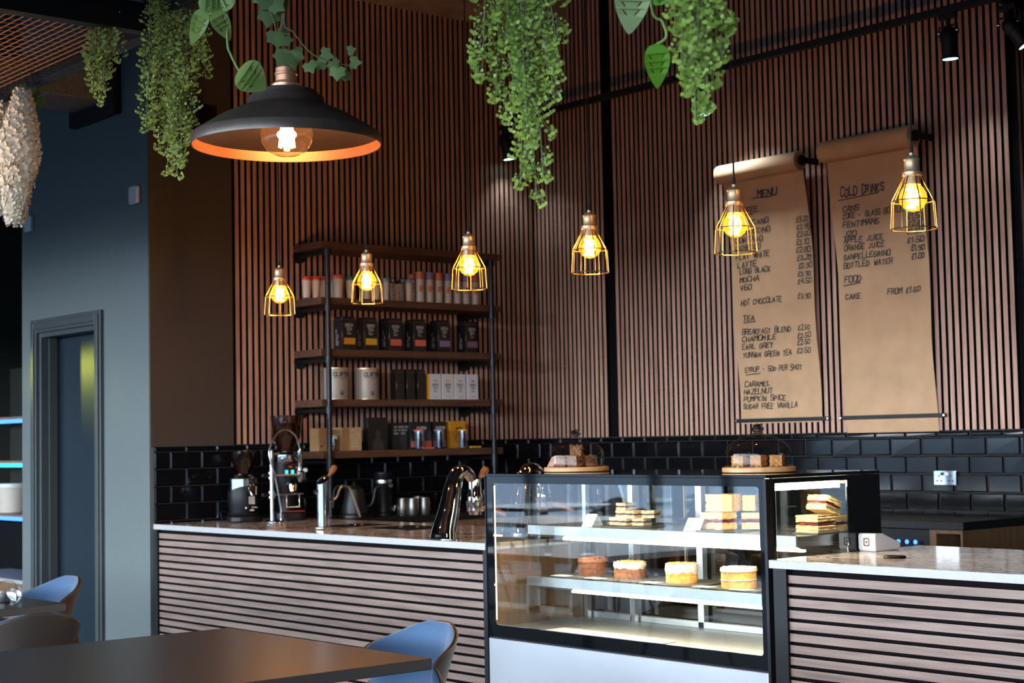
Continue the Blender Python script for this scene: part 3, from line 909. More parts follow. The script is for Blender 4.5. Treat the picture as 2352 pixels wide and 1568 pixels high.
def tent(label, p, w, h, mat_, rz, lines):
    t = thing('tent_card', label, 'tent card', p, rz)
    sp = .04
    mb = MB()
    mb.add([(-w / 2, -sp, 0), (w / 2, -sp, 0), (w / 2, 0, h), (-w / 2, 0, h)], [(0, 1, 2, 3)])
    mb.add([(-w / 2, sp, 0), (w / 2, sp, 0), (w / 2, 0, h), (-w / 2, 0, h)], [(0, 1, 2, 3)])
    mb.build('card', mat_, t, solid=.0006)
    tx = MB()
    k = math.hypot(sp, h)
    for i, s_ in enumerate(lines):
        hh = h * .085
        def fn(a, b, i=i): q = (h * (.78 - .22 * i) + b) / h; return (-w * .4 + a, -sp * (1 - q) - .0012, h * q)
        write(tx, s_, fn, hh, .14, .15, .25)
    tx.build('lettering', M['ink'], t)
    return t


p = pY(1345, 1207, YF + .235)
tent('white tent card with handwriting at the left end of the upper case shelf', (p.x, YF + .275, ZU + .001), .055, .052, M['card'], .15, ('CARAMEL', 'BROWNIE', '\u00a32.50'))
p = pY(1586, 1212, YF + .235)
tent('pale pink card with printed lines before the tall stack of slices', (p.x, YF + .27, ZU + .001), .075, .050, M['pinkcard'], .2, ('CAKE', '', 'BAKED BY'))

# ------------------------------------------------------------------ domes on top of the case
def cakedome(label, p, r, hd):
    t = thing('cake_dome', label, 'cake dome', p, 0, 'glass cake domes on the display case')
    g = MB()
    prof = [(r, 0), (r * 1.0, hd * .30)] + [(r * math.cos(a), hd * .30 + hd * .44 * math.sin(a)) for a in [PI / 2 * i / 9 for i in range(1, 9)]] + [(r * .13, hd * .75), (r * .1, hd * .77)]
    n = len(prof)
    def fn(u, v):
        k = min(n - 1, int(round(v * (n - 1)))); a = 2 * PI * u
        return (prof[k][0] * math.cos(a), prof[k][0] * math.sin(a), prof[k][1])
    g.grid(fn, 48, n - 1); g.build('dome', M['dome'], t)
    k = MB(); k.lathe([(r * .1, hd * .745), (r * .17, hd * .765), (r * .12, hd * .79), (r * .18, hd * .84), (r * .195, hd * .895), (r * .15, hd * .965), (0, hd)], seg=24)
    k.build('knob', M['solidglass'], t)
    e_ = MB(); e_.lathe([(r + .001, 0), (r + .003, .003), (r + .001, .006), (r - .002, .003), (r + .001, 0)], seg=48); e_.build('rim', M['dome'], t)
    return t


m_, t_, o_ = _new('solid glass'); gnode = N(t_, 'BsdfGlass', IOR=1.48, Roughness=0.0); gnode.inputs[0].default_value = (.97, .96, .94, 1); t_.links.new(gnode.outputs[0], o_.inputs[0]); M['solidglass'] = m_
yd = YF + .32
for (px, r, hd, lab, lb) in ((1324, .121, .160, 'left glass cake dome with round knob over chocolate flake squares', 'round bamboo board under the left glass cake dome'),
                             (1743, .125, .164, 'right glass cake dome with round knob over golden oat squares', 'round bamboo board under the right glass cake dome')):
    p = pY(px, 1078, yd); x = p.x
    bb = MB(); bb.lathe([(.132, 0), (.139, .003), (.139, .016), (.136, .020), (0, .020)], seg=48); o = bb.build('cake_board', M['bamboo']); o.location = (x, yd, CZ + .0005)
    tag(o, lb, 'board', 'bamboo boards on the display case')
    cakedome(lab, (x, yd, CZ + .0215), r, hd)
    if px < 1500:
        pos = (((-.03, -.05, 0), .3), ((.035, -.035, 0), .1), ((-.02, .02, 0), .5), ((.045, .035, 0), -.2), ((.005, .0, 1), .6))
        nm, mt, g_, d_ = 'rocky_square', M['rocky'], 'chocolate flake squares under the left dome', (.046, .046, .042)
        ls = ('chocolate flake square at the front left under the left dome', 'chocolate flake square at the front right under the left dome', 'chocolate flake square at the back left under the left dome', 'chocolate flake square at the back right under the left dome', 'chocolate flake square on top of the heap under the left dome')
    else:
        pos = (((-.055, -.045, 0), .3), ((.0, .0, 0), .2), ((.052, .045, 0), .5))
        nm, mt, g_, d_ = 'oat_square', M['oat'], 'oat squares under the right dome', (.047, .047, .040)
        ls = ('golden oat square, leftmost of three under the right dome', 'golden oat square, middle of three under the right dome', 'golden oat square, rightmost of three under the right dome')
    for (q, rz), lab2 in zip(pos, ls):
        mb = MB(); crumbbox(mb, (0, 0, d_[2] / 2), d_, None, 9, .0028)
        if px < 1500:
            for _ in range(70):
                a = Vector((random.uniform(-.5, .5), random.uniform(-.5, .5), random.uniform(.1, .9)))
                ax = random.randrange(3)
                if ax == 2: a.z = 1
                else: a[ax] = random.choice((-.5, .5))
                mb.cbox((a.x * d_[0], a.y * d_[1], a.z * d_[2]), (.014, .004, .003), Matrix.Rotation(random.uniform(0, 6), 3, Vector((random.random(), random.random(), random.random())).normalized()))
        o = mb.build(nm, mt); o.location = (x + q[0], yd + q[1], CZ + .0225 + q[2] * .044); o.rotation_euler = (0, 0, rz)
        tag(o, lab2, 'traybake square', g_)
    if px < 1500: tent('small pink card leaning under the left glass dome', (x - .085, yd - .045, CZ + .0222), .032, .042, M['pinkcard'], .25, ('ROCKY', 'ROAD'))

# ------------------------------------------------------------------ card terminal and disc on the right worktop
p = pZ(2003, 1252, ZT)
t = thing('card_terminal', 'white wedge shaped card terminal on the right marble worktop beside the case', 'card terminal', (CX1 + .042, 4.905, ZT + .0005), PI / 2)
# side profile along local x: tall at the left end, thin at the right end
prof = [(-.086, .010), (-.080, .0), (.075, 0), (.085, .012), (.084, .030), (-.03, .070), (-.080, .072), (-.086, .064)]
prof = [(a * .9, b * .92) for a, b in prof]
MB().prism(prof, -.039, .039, lambda a, b, c: (a, c, b)).build('housing', M['white'], t, bevel=.005)
sc = MB(); sc.add([(-.018, -.032, .0625), (.070, -.032, .0310), (.070, .032, .0310), (-.018, .032, .0625)], [(0, 1, 2, 3)]); sc.build('screen', M['blackgloss'], t)
lg = MB()
fl = lambda a, b, c: (-.0779 - c, -a, .034 + b)
lg.slabholed([rrect(-.013, .013, -.015, .015, .004), rrect(-.0085, .0085, -.0105, .0105, .002)[::-1]], 0, .0004, fl)
lg.prism(rrect(-.0035, .0035, -.004, .004, .001), 0, .0004, fl)
lg.build('square_emblem', mk('bronze print', (.16, .10, .06), .5), t)
p = pZ(2055, 1281, ZT)
o = MB().lathe([(.038, 0), (.040, .003), (.036, .008), (0, .008)], seg=28).build('coaster', M['black']); o.location = (p.x, p.y, ZT + .0005)
tag(o, 'round black disc lying flat on the right marble worktop before the terminal', 'coaster')


# ================================================================== PIPE SHELVES ON THE LEFT SLAT WALL
SX = -7.985
ZS = (2.590, 2.255, 1.946, 1.646, 1.338)
Y0, Y1 = 5.265, 6.655
t = thing('pipe_shelf', 'dark wooden wall shelves on black iron pipe frame, full of cups and tea tins', 'shelf unit', (XA + .021, Y0, 0))
dx = SX - (XA + .021)
for i, z in enumerate(ZS):
    MB().box(.002, dx + .005, 0, Y1 - Y0, z - .043, z).build('shelf_board', M['shelfwood'], t, bevel=.003)
ypi = (pX(750, 800, SX).y - Y0, pX(1126, 800, SX).y - Y0)
for y in ypi:
    pm = MB(); pm.cyl((dx + .022, y, ZT + .001), (dx + .022, y, ZS[0] - .05), .0165, seg=14)
    for z in ZS:
        pm.cyl((dx + .022, y, z - .085), (dx + .022, y, z - .045), .0235, seg=14)
    pm.cyl((dx + .022, y, ZT + .001), (dx + .022, y, ZT + .012), .042, seg=18)
    pm.cyl((dx + .022, y, 1.22), (dx + .022, y, 1.25), .0235, seg=14)
    up_ = pm.build('upright_pipe', M['pipe'], t)
    for z in ZS:
        am = MB(); am.cyl((.004, y - .0, z - .065), (dx + .02, y, z - .065), .014, seg=12).cyl((.001, y, z - .065), (.012, y, z - .065), .045, seg=18).cyl((.01, y, z - .065), (.04, y, z - .065), .022, seg=12)
        am.build('pipe_arm', M['pipe'], t)


def sy(px, z, x=-8.10): return pX(px, 784, x).y if z is None else pX(px, z, x).y


# ---- takeaway cups on the second board
def cup(label, y, h, r, lid, x=-8.09):
    t = thing('paper_cup', label, 'cup', (x, y, ZS[1] + .0005), 0, 'takeaway cups on the pipe shelf')
    MB().lathe([(r * .70, 0), (r * .96, h), (r * .99, h + .002), (0, h + .001)], seg=24).build('cup_body', M['cream'], t)
    MB().lathe([(r * 1.03, h - .004), (r * 1.03, h + .006), (r * .97, h + .008), (r * .93, h + .019), (r * .6, h + .019), (0, h + .016)], seg=24).build('lid', lid, t)
    return t


M['redlid'] = mk('red lid', (.72, .085, .045), .35, var=.03)
M['greenlid'] = mk('green lid', (.03, .22, .13), .35, var=.03)
M['bluelid'] = mk('pale blue lid', (.22, .38, .46), .4, var=.03)
cup('white paper cup with red lid, leftmost on the second shelf', sy(702, 660), .108, .029, M['redlid'])
cup('white paper cup with red lid, second from the left end of the shelf', sy(723, 660), .112, .029, M['redlid'])
cup('white paper cup with red lid half hidden behind the left shelf pipe', sy(743, 655, -8.12), .116, .029, M['redlid'], -8.12)
cup('larger white paper cup with red lid just right of the left pipe', sy(774, 655), .128, .037, M['redlid'])
cup('white paper cup with red lid behind the larger red lidded cup', sy(764, 655, -8.2), .128, .035, M['redlid'], -8.20)
cup('white paper cup with green lid beside the larger red lidded cup', sy(803, 655), .122, .032, M['greenlid'])
o = MB().prism([(.026 * (1 if k % 2 else .8) * math.cos(k * PI / 14), .026 * (1 if k % 2 else .8) * math.sin(k * PI / 14)) for k in range(28)], 0, .004, lambda a, b, c: (c, a, b)).build('rosette', M['paper'])
o.location = (-8.052, sy(815, 635), ZS[1] + .105); tag(o, 'small brown paper rosette on the cup behind the second pendant', 'rosette')
cup('plain white paper cup behind the second pendant cage', sy(840, 665), .115, .030, M['cream'])
cup('plain white paper cup right of the second pendant cage', sy(862, 665), .115, .030, M['cream'])
cup('white cup with pale blue lid right of the second pendant', sy(884, 665), .126, .025, M['bluelid'])
cup('white cup with pale blue lid between the two patterned tubes nearest the canisters', sy(936, 668), .126, .025, M['bluelid'])
M['tubepat'] = mk('speckled tube print', (.33, .27, .24), .6, var=.5, scale=45)
M['tubetop'] = mk('dark tube cap', (.03, .032, .034), .5)
for px, lab in ((900, 'patterned narrow box with dark top, leftmost of three among the cups'), (922, 'patterned narrow box with dark top, middle of three among the cups'), (947, 'patterned narrow box with dark top, next to the orange canisters')):
    t = thing('tea_carton', lab, 'carton', (-8.08, sy(px, 665, -8.08), ZS[1] + .0005), 0, 'patterned cartons among the cups')
    MB().box(-.011, .011, -.012, .012, 0, .115).build('carton_body', M['tubepat'], t, bevel=.001)
    MB().box(-.0115, .0115, -.0125, .0125, .115, .152).build('carton_top', M['tubetop'], t, bevel=.001)
    MB().box(.0116, .0121, -.008, .008, .124, .144).build('label', M['pinkcard'], t)
    mb = MB()
    for k in range(4): write(mb, 'XOAV'[k], lambda a, b: (.0114, a - .005, .016 + .024 * k + b), .012, .16)
    mb.build('print', M['ink'], t)
cup('white cup with dark lid standing between the patterned narrow boxes', sy(911, 665, -8.12), .120, .020, M['tubetop'], -8.12)
# canisters
M['orange'] = mk('orange canister lid', (.56, .15, .05), .5, var=.05)
M['purple'] = mk('lilac canister lid', (.20, .17, .33), .5, var=.05)
M['canbody'] = mk('pale grey canister', (.50, .46, .40), .5, var=.06)


def canister(label, y, x, lid, patch, h=.19):
    t = thing('canister', label, 'canister', (x, y, ZS[1] + .0005), 0, 'tall drink canisters on the pipe shelf')
    r = .0275
    MB().lathe([(r, 0), (r, h * .78), (0, h * .78)], seg=24).build('canister_body', M['canbody'], t)
    MB().lathe([(r * 1.02, h * .76), (r * 1.02, h), (r * .9, h * 1.005), (0, h * 1.005)], seg=24).build('lid', lid, t, bevel=.002)
    mb = MB()
    mb.grid(lambda u, v: (r * 1.01 * math.cos(-.9 + u * .8), r * 1.01 * math.sin(-.9 + u * .8), h * (.36 + .2 * v)), 6, 1)
    mb.build('label_patch', patch, t)
    mb = MB()
    mb.grid(lambda u, v: (r * 1.01 * math.cos(-.05 + u * .7), r * 1.01 * math.sin(-.05 + u * .7), h * (.42 + .14 * v)), 6, 1)
    mb.build('picture_patch', M['tubepat'], t)
    return t


for i, (px, lid, lab) in enumerate(((965, 'orange', 'orange lidded grey canister, first in the front row from the cups'), (986, 'purple', 'lilac lidded grey canister, second in the front row'),
                                    (1007, 'orange', 'orange lidded grey canister, third in the front row'), (1028, 'purple', 'lilac lidded grey canister, fourth in the front row'),
                                    (1049, 'orange', 'orange lidded grey canister, fifth in the front row, beside the third pendant'), (1069, 'purple', 'lilac lidded grey canister, sixth in the front row, behind the third pendant'),
                                    (1090, 'orange', 'orange lidded grey canister, last in the front row, seen through the third pendant cage'))):
    canister(lab, sy(px, 650, -8.07), -8.07, M[lid], M['orange'], .196)
canister('orange lidded canister standing behind the first front canister', sy(946, 640, -8.19), -8.19, M['orange'], M['orange'], .19)

# ---- black tea tins
M['tin'] = mk('black satin tin', (.010, .0105, .012), .32, .0, var=.1)
M['tinrim'] = mk('tin edge', (.20, .12, .09), .3, .7)
M['print'] = mk('white print', (.72, .70, .70), .5)
LABC = {'amber': (.72, .33, .02), 'yellow': (.74, .44, .03), 'coral': (.75, .15, .10), 'pink coral': (.76, .17, .12), 'lilac': (.27, .21, .33), 'dusky mauve': (.24, .14, .20)}


def brew(mb, fn, s, top):
    for i, w_ in enumerate(('BREW', 'TEA', 'Co')):
        h = s; tw = twidth(w_, h, 1.2)
        write(mb, w_, lambda a, b, i=i, tw=tw: fn(a - tw / 2, top - i * s * 1.42 + b - s), h, .17, 0, 0, 1.2)


def teatin(label, y, x, col=None, w=.098, h=.205, base=ZS[2], side=True):
    t = thing('tea_tin', label, 'tea tin', (x, y, base + .0005), 0, 'black tea tins on the pipe shelf')
    MB().box(-w / 2, w / 2, -w / 2, w / 2, 0, h * .90).build('tin_body', M['tin'], t, bevel=.003)
    MB().box(-w / 2 + .002, w / 2 - .002, -w / 2 + .002, w / 2 - .002, h * .905, h).build('lid', M['tin'], t, bevel=.004)
    rm = MB()
    for z in (.0, h * .895): rm.box(-w / 2 - .0008, w / 2 + .0008, -w / 2 - .0008, w / 2 + .0008, z, z + .003)
    rm.cyl((w / 2, -w / 2, .002), (w / 2, -w / 2, h * .9), .0022, seg=8)
    rm.build('rim', M['tinrim'], t)
    if col:
        f = lambda a, b: (w / 2 + .0006, a, b)
        MB().add([f(-w * .40, h * .17), f(w * .46, h * .17), f(w * .46, h * .36), f(-w * .40, h * .36)], [(0, 1, 2, 3)]).build('colour_label', mk(col + ' label', LABC[col], .5, var=.04), t)
        mb = MB(); brew(mb, f, .0165, h * .78); mb.build('lettering', M['print'], t)
        mb = MB()
        g = lambda a, b: (-w * .12 - b, -w / 2 - .0006, .03 + a)
        write(mb, 'PROPER LOOSE', g, .009, .2); write(mb, 'LEAF TEA', lambda a, b: g(a, b - .017), .009, .2)
        mb.build('side_lettering', M['print'], t)
    return t


for px, col, lab in ((802, 'amber', 'black tea tin with amber label, leftmost of the row of six'), (852, 'yellow', 'black tea tin with yellow label, second of the row of six'),
                     (909, 'coral', 'black tea tin with coral label, third of the row of six'), (965, 'pink coral', 'black tea tin with coral label, fourth of the row, left of the lilac ones'),
                     (1021, 'lilac', 'black tea tin with lilac label, fifth of the row of six'), (1084, 'dusky mauve', 'black tea tin with dusky mauve label, rightmost of the row of six')):
    teatin(lab, sy(px, 765, -8.045), -8.095, col)
# ---- third row: cans, plain tins, white cartons
M['cansteel'] = mk('matt steel can', (.44, .41, .37), .5, .3, var=.05)


def coffeecan(label, y):
    r, h = .073, .192
    t = thing('coffee_can', label, 'coffee can', (-8.10, y, ZS[3] + .0005), 0, 'round coffee cans on the pipe shelf')
    MB().lathe([(r * .98, 0), (r, .004), (r, h - .004), (r * .98, h), (r * .93, h), (r * .93, h - .008), (0, h - .008)], seg=36).build('can_body', M['cansteel'], t)
    MB().lathe([(r * 1.01, 0), (r * 1.01, .006), (r * .99, .007)], seg=36).lathe([(r * .99, h - .007), (r * 1.012, h - .006), (r * 1.012, h + .001), (r * .97, h + .001)], seg=36).build('rim', M['brass'], t)
    a0 = -.78                                  # the print starts a little left of the side facing the room
    f = lambda a, b: ((r + .0007) * math.cos(a0 + a / r), (r + .0007) * math.sin(a0 + a / r), h * .74 + b)
    mb = MB(); write(mb, 'CLIFTON', f, .021, .24, 0, 0, 1.2)
    write(mb, 'COFFEE ROASTERS', lambda a, b: f(a, b - .014), .006, .16)
    mb.build('lettering', M['ink'], t)
    f2 = lambda a, b: ((r + .0007) * math.cos(-.08 + a / r), (r + .0007) * math.sin(-.08 + a / r), h * .20 + b)
    rg = MB(); rg.holed([[(.0135 * math.cos(k * PI / 12), .0135 * math.sin(k * PI / 12)) for k in range(24)], [(.0105 * math.cos(-k * PI / 12), .0105 * math.sin(-k * PI / 12)) for k in range(24)]], f2)
    rg.holed([[(-.005, -.008), (.005, -.008), (.006, -.001), (.003, .002), (.003, .007), (-.003, .007), (-.003, .002), (-.006, -.001)]], f2)
    rg.build('round_emblem', M['ink'], t)
    return t


coffeecan('round steel coffee can with dark print, next to the left shelf pipe', sy(787, 880, -8.03))
coffeecan('round steel coffee can with dark print, beside the plain black tins', sy(857, 880, -8.03))
for px, lab in ((911, 'plain black tin with copper edge, leftmost of three beside the cans'), (935, 'plain black tin with copper edge, middle of three beside the cans'), (960, 'plain black tin with copper edge, next to the white cartons')):
    t = teatin(lab, sy(px, 880, -8.1), -8.09, None, .062, .19, ZS[3])
    t['group'] = 'plain black tins on the pipe shelf'
M['whitebox'] = mk('white carton', (.72, .72, .74), .5, var=.02)
M['amberbox'] = mk('amber carton', (.62, .27, .015), .5, var=.04)
M['boxink'] = mk('navy print', (.03, .04, .07), .5)
for i, (px, c_) in enumerate(((1000, (.75, .45, .1)), (1029, (.75, .5, .15)), (1057, (.45, .4, .45)), (1086, (.75, .2, .15)))):
    lab = ('white tea carton with an amber side, first of four', 'white tea carton, second of four from the amber side', 'white tea carton, third of four from the amber side', 'white tea carton with red print, last of four by the right pipe')[i]
    t = thing('tea_carton', lab, 'tea carton', (-8.085, sy(px, 880, -8.04), ZS[3] + .0005), 0, 'white tea cartons on the pipe shelf')
    w, h = .090, .162
    MB().box(-.05, .045, -w / 2 + .0005, w / 2 - .0005, 0, h).build('carton_body', M['whitebox'], t, bevel=.0015)
    if i == 0: MB().box(-.05, .045, -w / 2 - .0006, -w / 2 - .0001, .001, h - .001).build('amber_side', M['amberbox'], t)
    f = lambda a, b: (.0456, a, b)
    mb = MB(); brew(mb, f, .0135, h * .62); mb.build('lettering', M['boxink'], t)
    k = mk('carton mark', c_, .5); mb = MB(); mb.add([f(-.018, h * .70), f(.018, h * .70), f(.012, h * .77), f(-.012, h * .77)], [(0, 1, 2, 3)]); mb.add([f(-.018, h * .10), f(.018, h * .10), f(.018, h * .13), f(-.018, h * .13)], [(0, 1, 2, 3)]); mb.build('colour_mark', k, t)

# ---- bottom board
zb = ZS[4] + .0005
M['kraft'] = mk('kraft carton', (.36, .22, .10), .7, var=.08)
M['kraftpale'] = mk('pale kraft carton', (.50, .37, .20), .7, var=.06)
M['palepr'] = mk('pale line print', (.70, .62, .46), .6)
def shelfbox(name, label, px, x, w, d, h, mat_, cat, z=zb):
    t = thing(name, label, cat, (x, sy(px, 1000, x + d / 2), z))
    MB().box(-d / 2, d / 2, -w / 2, w / 2, 0, h).build('carton_body', mat_, t, bevel=.0015)
    return t


t = shelfbox('kraft_carton', 'brown kraft carton behind the left shelf pipe on the bottom board', 742, -8.10, .06, .1, .138, M['kraft'], 'carton')
MB().cyl((.0502, -.012, .03), (.0508, -.012, .03), .006).build('print', M['ink'], t)
t = shelfbox('filter_carton', 'pale kraft carton with a line drawing of a coffee dripper', 808, -8.09, .145, .12, .140, M['kraftpale'], 'carton')
mb = MB()
f = lambda a, b: (.0606, a, b)
def stroke(mb, pts, w, fn):
    for (x0, y0), (x1, y1) in zip(pts, pts[1:]):
        L = math.hypot(x1 - x0, y1 - y0) or 1e-6; nx, ny = -(y1 - y0) / L * w, (x1 - x0) / L * w
        mb.add([fn(x0 - nx, y0 - ny), fn(x1 - nx, y1 - ny), fn(x1 + nx, y1 + ny), fn(x0 + nx, y0 + ny)], [(0, 1, 2, 3)])
stroke(mb, [(-.01, .10), (.055, .10), (.038, .045), (.006, .045), (-.01, .10)], .0012, f)
stroke(mb, [(.055, .09), (.068, .088), (.066, .07), (.048, .068)], .0012, f)
stroke(mb, [(-.008, .03), (.052, .03), (.046, .022), (-.002, .022), (-.008, .03)], .0012, f)
stroke(mb, [(.01, .045), (.008, .03)], .0012, f); stroke(mb, [(.034, .045), (.036, .03)], .0012, f)
for k in range(3): stroke(mb, [(.0 + k * .018, .095), (.016 + k * .008, .05)], .0007, f)
write(mb, 'V60', lambda a, b: f(a - .008, b + .118), .010, .2)
mb.build('line_drawing', M['palepr'], t)
MB().box(.0601, .0606, -.0725, -.018, .001, .139).build('brown_panel', M['kraft'], t)
s = thing('steel_shaker', 'small steel shaker with white cap before the dripper carton', 'shaker', (-8.005 - .03, sy(768, 1010, -8.03), zb))
MB().lathe([(.020, 0), (.021, .002), (.021, .072), (0, .072)], seg=20).build('shaker_body', M['chrome'], s)
MB().lathe([(.023, .072), (.023, .088), (.019, .094), (0, .094)], seg=20).build('cap', M['white'], s)
t = shelfbox('coffee_bag', 'black glossy coffee bag with a faint portrait print beside the dripper carton', 868, -8.11, .15, .05, .20, M['tin'], 'coffee bag')
mb = MB(); f = lambda a, b: (.0256, a, b)
mb.holed([[(.018 * math.cos(k * PI / 10) + .0, .024 * math.sin(k * PI / 10) + .10) for k in range(20)]], f)
mb.holed([[(-.045, .0), (.045, .0), (.04, .05), (.015, .075), (-.015, .075), (-.04, .05)]], f)
mb.build('portrait_print', mk('faint portrait print', (.045, .038, .03), .5), t)
for i, (px, lab) in enumerate(((920, 'black carton with small white text on the bottom board, left of the red label'), )):
    t = shelfbox('tea_gift_carton', lab, px, -8.13, .11, .08, .165, M['tin'], 'carton')
    mb = MB()
    for k, s_ in enumerate(('THE BEST', 'CUP OF TEA', 'EVER')):
        write(mb, s_, lambda a, b: (.0406, a - .050, .135 - .02 * k + b), .009, .2); write(mb, s_, lambda a, b: (.0406, a + .004, .135 - .02 * k + b), .009, .2)
    mb.build('lettering', M['print'], t)
for px, col, lab in ((972, 'coral', 'large black tea box with a red label behind the red lidded mug'), (1015, 'lilac', 'large black tea box with a lilac label behind the lilac lidded mug')):
    t = shelfbox('tea_box', lab, px - 5, -8.11, .16 if px < 1000 else .10, .09, .170, M['tin'], 'tea box')
    w_ = .16 if px < 1000 else .10
    MB().add([(.0456, -w_ / 2, .012), (.0456, w_ / 2, .012), (.0456, w_ / 2, .05), (.0456, -w_ / 2, .05)], [(0, 1, 2, 3)]).build('colour_label', mk(col + ' band', LABC[col], .5, var=.05), t)
    mb = MB(); write(mb, 'BREW', lambda a, b: (.0456, a - .03, .118 + b), .020, .25); mb.build('lettering', M['print'], t)
t = shelfbox('mug_carton', 'amber carton with a line drawing of a glass mug', 1052, -8.11, .128, .09, .172, M['amberbox'], 'carton')
mb = MB(); f = lambda a, b: (.0456, a, b)
stroke(mb, [(-.015, .13), (.03, .13), (.03, .03), (-.015, .03), (-.015, .13)], .0012, f); stroke(mb, [(-.015, .11), (-.035, .1), (-.03, .05), (-.015, .04)], .0015, f)
mb.holed([[(-.016, .115), (.031, .115), (.031, .132), (-.016, .132)]], f); mb.build('line_drawing', mk('brown print', (.10, .05, .01), .5), t)
M['mugglass'] = pane('mug glass', (.96, .97, .97), 1.5, refl=2.2)
for px, col, lab in ((962, 'coral', 'glass infuser mug with red lid on the bottom board'), (1009, 'lilac', 'glass infuser mug with lilac lid on the bottom board'), (1063, 'amber', 'glass infuser mug with amber lid before the amber carton')):
    t = thing('infuser_mug', lab, 'glass mug', (-8.028, sy(px, 1005, -8.03), zb), 0, 'glass infuser mugs on the bottom board')
    h = .112
    MB().lathe([(.030, 0), (.033, .004), (.033, h)], seg=28).build('glass_body', M['mugglass'], t)
    MB().lathe([(.0, .006), (.016, .008), (.022, .02), (.022, h - .004)], seg=24).build('infuser', M['chrome'], t)
    MB().lathe([(.035, h), (.035, h + .006), (.03, h + .009), (0, h + .009)], seg=28).build('lid', mk(col + ' silicone', LABC[col], .4), t)
    MB().tube(spline([(0, -.032, h * .82), (.0, -.056, h * .74), (.0, -.058, h * .4), (0, -.034, h * .22)], 6), .004, 8).build('handle', M['mugglass'], t)
for px, col, lab in ((984, 'pink coral', 'flat coral silicone strip lying between the red and lilac mugs'), (1092, 'yellow', 'flat yellow silicone strip lying by the right shelf pipe')):
    o = MB().box(-.008, .008, -.045, .045, 0, .011).build('silicone_strip', mk(col + ' strip', LABC[col], .5), bevel=.004); o.location = (-8.01, sy(px, 1027, -8.01), zb); tag(o, lab, 'silicone strip', 'silicone strips on the bottom board')


# ================================================================== COFFEE GEAR ON THE LEFT COUNTER
M['hopper'] = pane('brown hopper plastic', (.42, .27, .20), 1.5, refl=1.5)
M['beans'] = mk('coffee beans', (.075, .030, .017), .4, var=.5, scale=60, bump=.8, bscale=90)
M['machine'] = mk('black machine enamel', (.006, .006, .007), .42, spec=.25)
p = pX(560, 1196, -8.04)
t = thing('coffee_grinder', 'black coffee grinder with chrome collar and low bean hopper, on the left worktop', 'coffee grinder', (-8.04, p.y, ZT + .0005), -.35)
b = MB(); b.prism(rrect(-.10, .13, -.095, .095, .07, 6), 0, .035).prism(rrect(-.09, .10, -.085, .085, .06, 6), .035, .05); b.build('base', M['machine'], t, bevel=.008)
b = MB()
b.grid(lambda u, v: ((.088 + .012 * math.sin(v * PI)) * math.cos(2 * PI * u) + .0, (.080 + .01 * math.sin(v * PI)) * math.sin(2 * PI * u), .05 + .185 * v), 36, 8)
b.lathe([(.086, .234), (.08, .245), (0, .246)], seg=36)
b.build('body', M['machine'], t)
b = MB(); b.grid(lambda u, v: ((.094) * math.cos(-1.5 + 3.0 * u), .089 * math.sin(-1.5 + 3.0 * u), .243 - (.022 + .05 * (1 - u) ** 1.5) * v), 20, 2); b.build('chrome_collar', M['chrome'], t)
b = MB(); b.lathe([(.075, .246), (.06, .254), (.052, .266), (.0, .266)], seg=28); b.build('adjustment_ring', M['chrome'], t)
b = MB(); b.lathe([(.036, .266), (.038, .29), (.072, .345), (.077, .40), (.0, .405)], seg=32, smooth=True); b.build('hopper', M['hopper'], t)
b = MB(); b.lathe([(.0, .272), (.033, .272), (.036, .292), (.062, .338), (.03, .352), (0, .355)], seg=28, jit=.02); b.build('beans', M['beans'], t)
b = MB(); b.tube([(.09, .03, .19), (.135, .03, .185), (.15, .03, .15)], [.026, .026, .016], 14); b.build('spout', M['chrome'], t)
b = MB(); b.box(.097, .102, .01, .045, .10, .145).tube([(.1, .03, .085), (.15, .02, .085), (.175, .045, .083)], .005, 8).tube([(.1, .01, .085), (.15, .0, .085), (.175, -.02, .083)], .005, 8).box(.096, .101, .015, .042, .062, .072); b.build('portafilter_fork', M['steel'], t)
b = MB(); b.tube(spline([(-.08, -.07, .05), (-.05, -.12, .06), (.0, -.125, .02), (.02, -.13, .003)], 6), .003, 6); b.build('power_cable', M['cord'], t)

p = pX(655, 1190, -7.93)
t = thing('coffee_grinder', 'tall black coffee grinder with large bean hopper behind the drip tap', 'coffee grinder', (-7.93, p.y + .02, ZT + .0005), -.35)
b = MB(); b.prism(rrect(-.10, .12, -.09, .09, .05, 6), 0, .05); b.build('base', M['machine'], t, bevel=.008)
b = MB(); b.lathe([(.060, .05), (.060, .16), (.075, .20), (.078, .345), (0, .345)], (-.02, 0, 0), 32); b.build('body', M['machine'], t)
b = MB(); b.lathe([(.080, .335), (.082, .34), (.082, .375), (.078, .38), (.055, .39), (0, .39)], (-.02, 0, 0), 32); b.build('chrome_collar', M['chrome'], t)
b = MB(); b.lathe([(.045, .39), (.047, .42), (.080, .47), (.094, .60), (.0, .605)], (-.02, 0, 0), 32); b.build('hopper', M['hopper'], t)
b = MB(); b.lathe([(0, .395), (.042, .395), (.045, .42), (.076, .47), (.083, .54), (.04, .555), (0, .56)], (-.02, 0, 0), 28, jit=.02); b.build('beans', M['beans'], t)
b = MB(); b.box(.055, .075, -.04, .05, .24, .325); b.build('control_panel', M['machine'], t, bevel=.004)
for i, (y, z, k) in enumerate(((-.022, .275, 'ledcyan'), (.012, .275, 'ledcyan'), (.0, .305, None), (.04, .3, None))):
    MB().box(.0755, .078, y - .008, y + .008, z - .012 if k else z - .004, z + .012 if k else z + .004).build('button', M[k] if k else mk('red key %d' % i, (.7, .06, .03), .4), t)
MB().cyl((.07, .085, .285), (.085, .088, .285), .011).build('side_knob', M['white'], t)
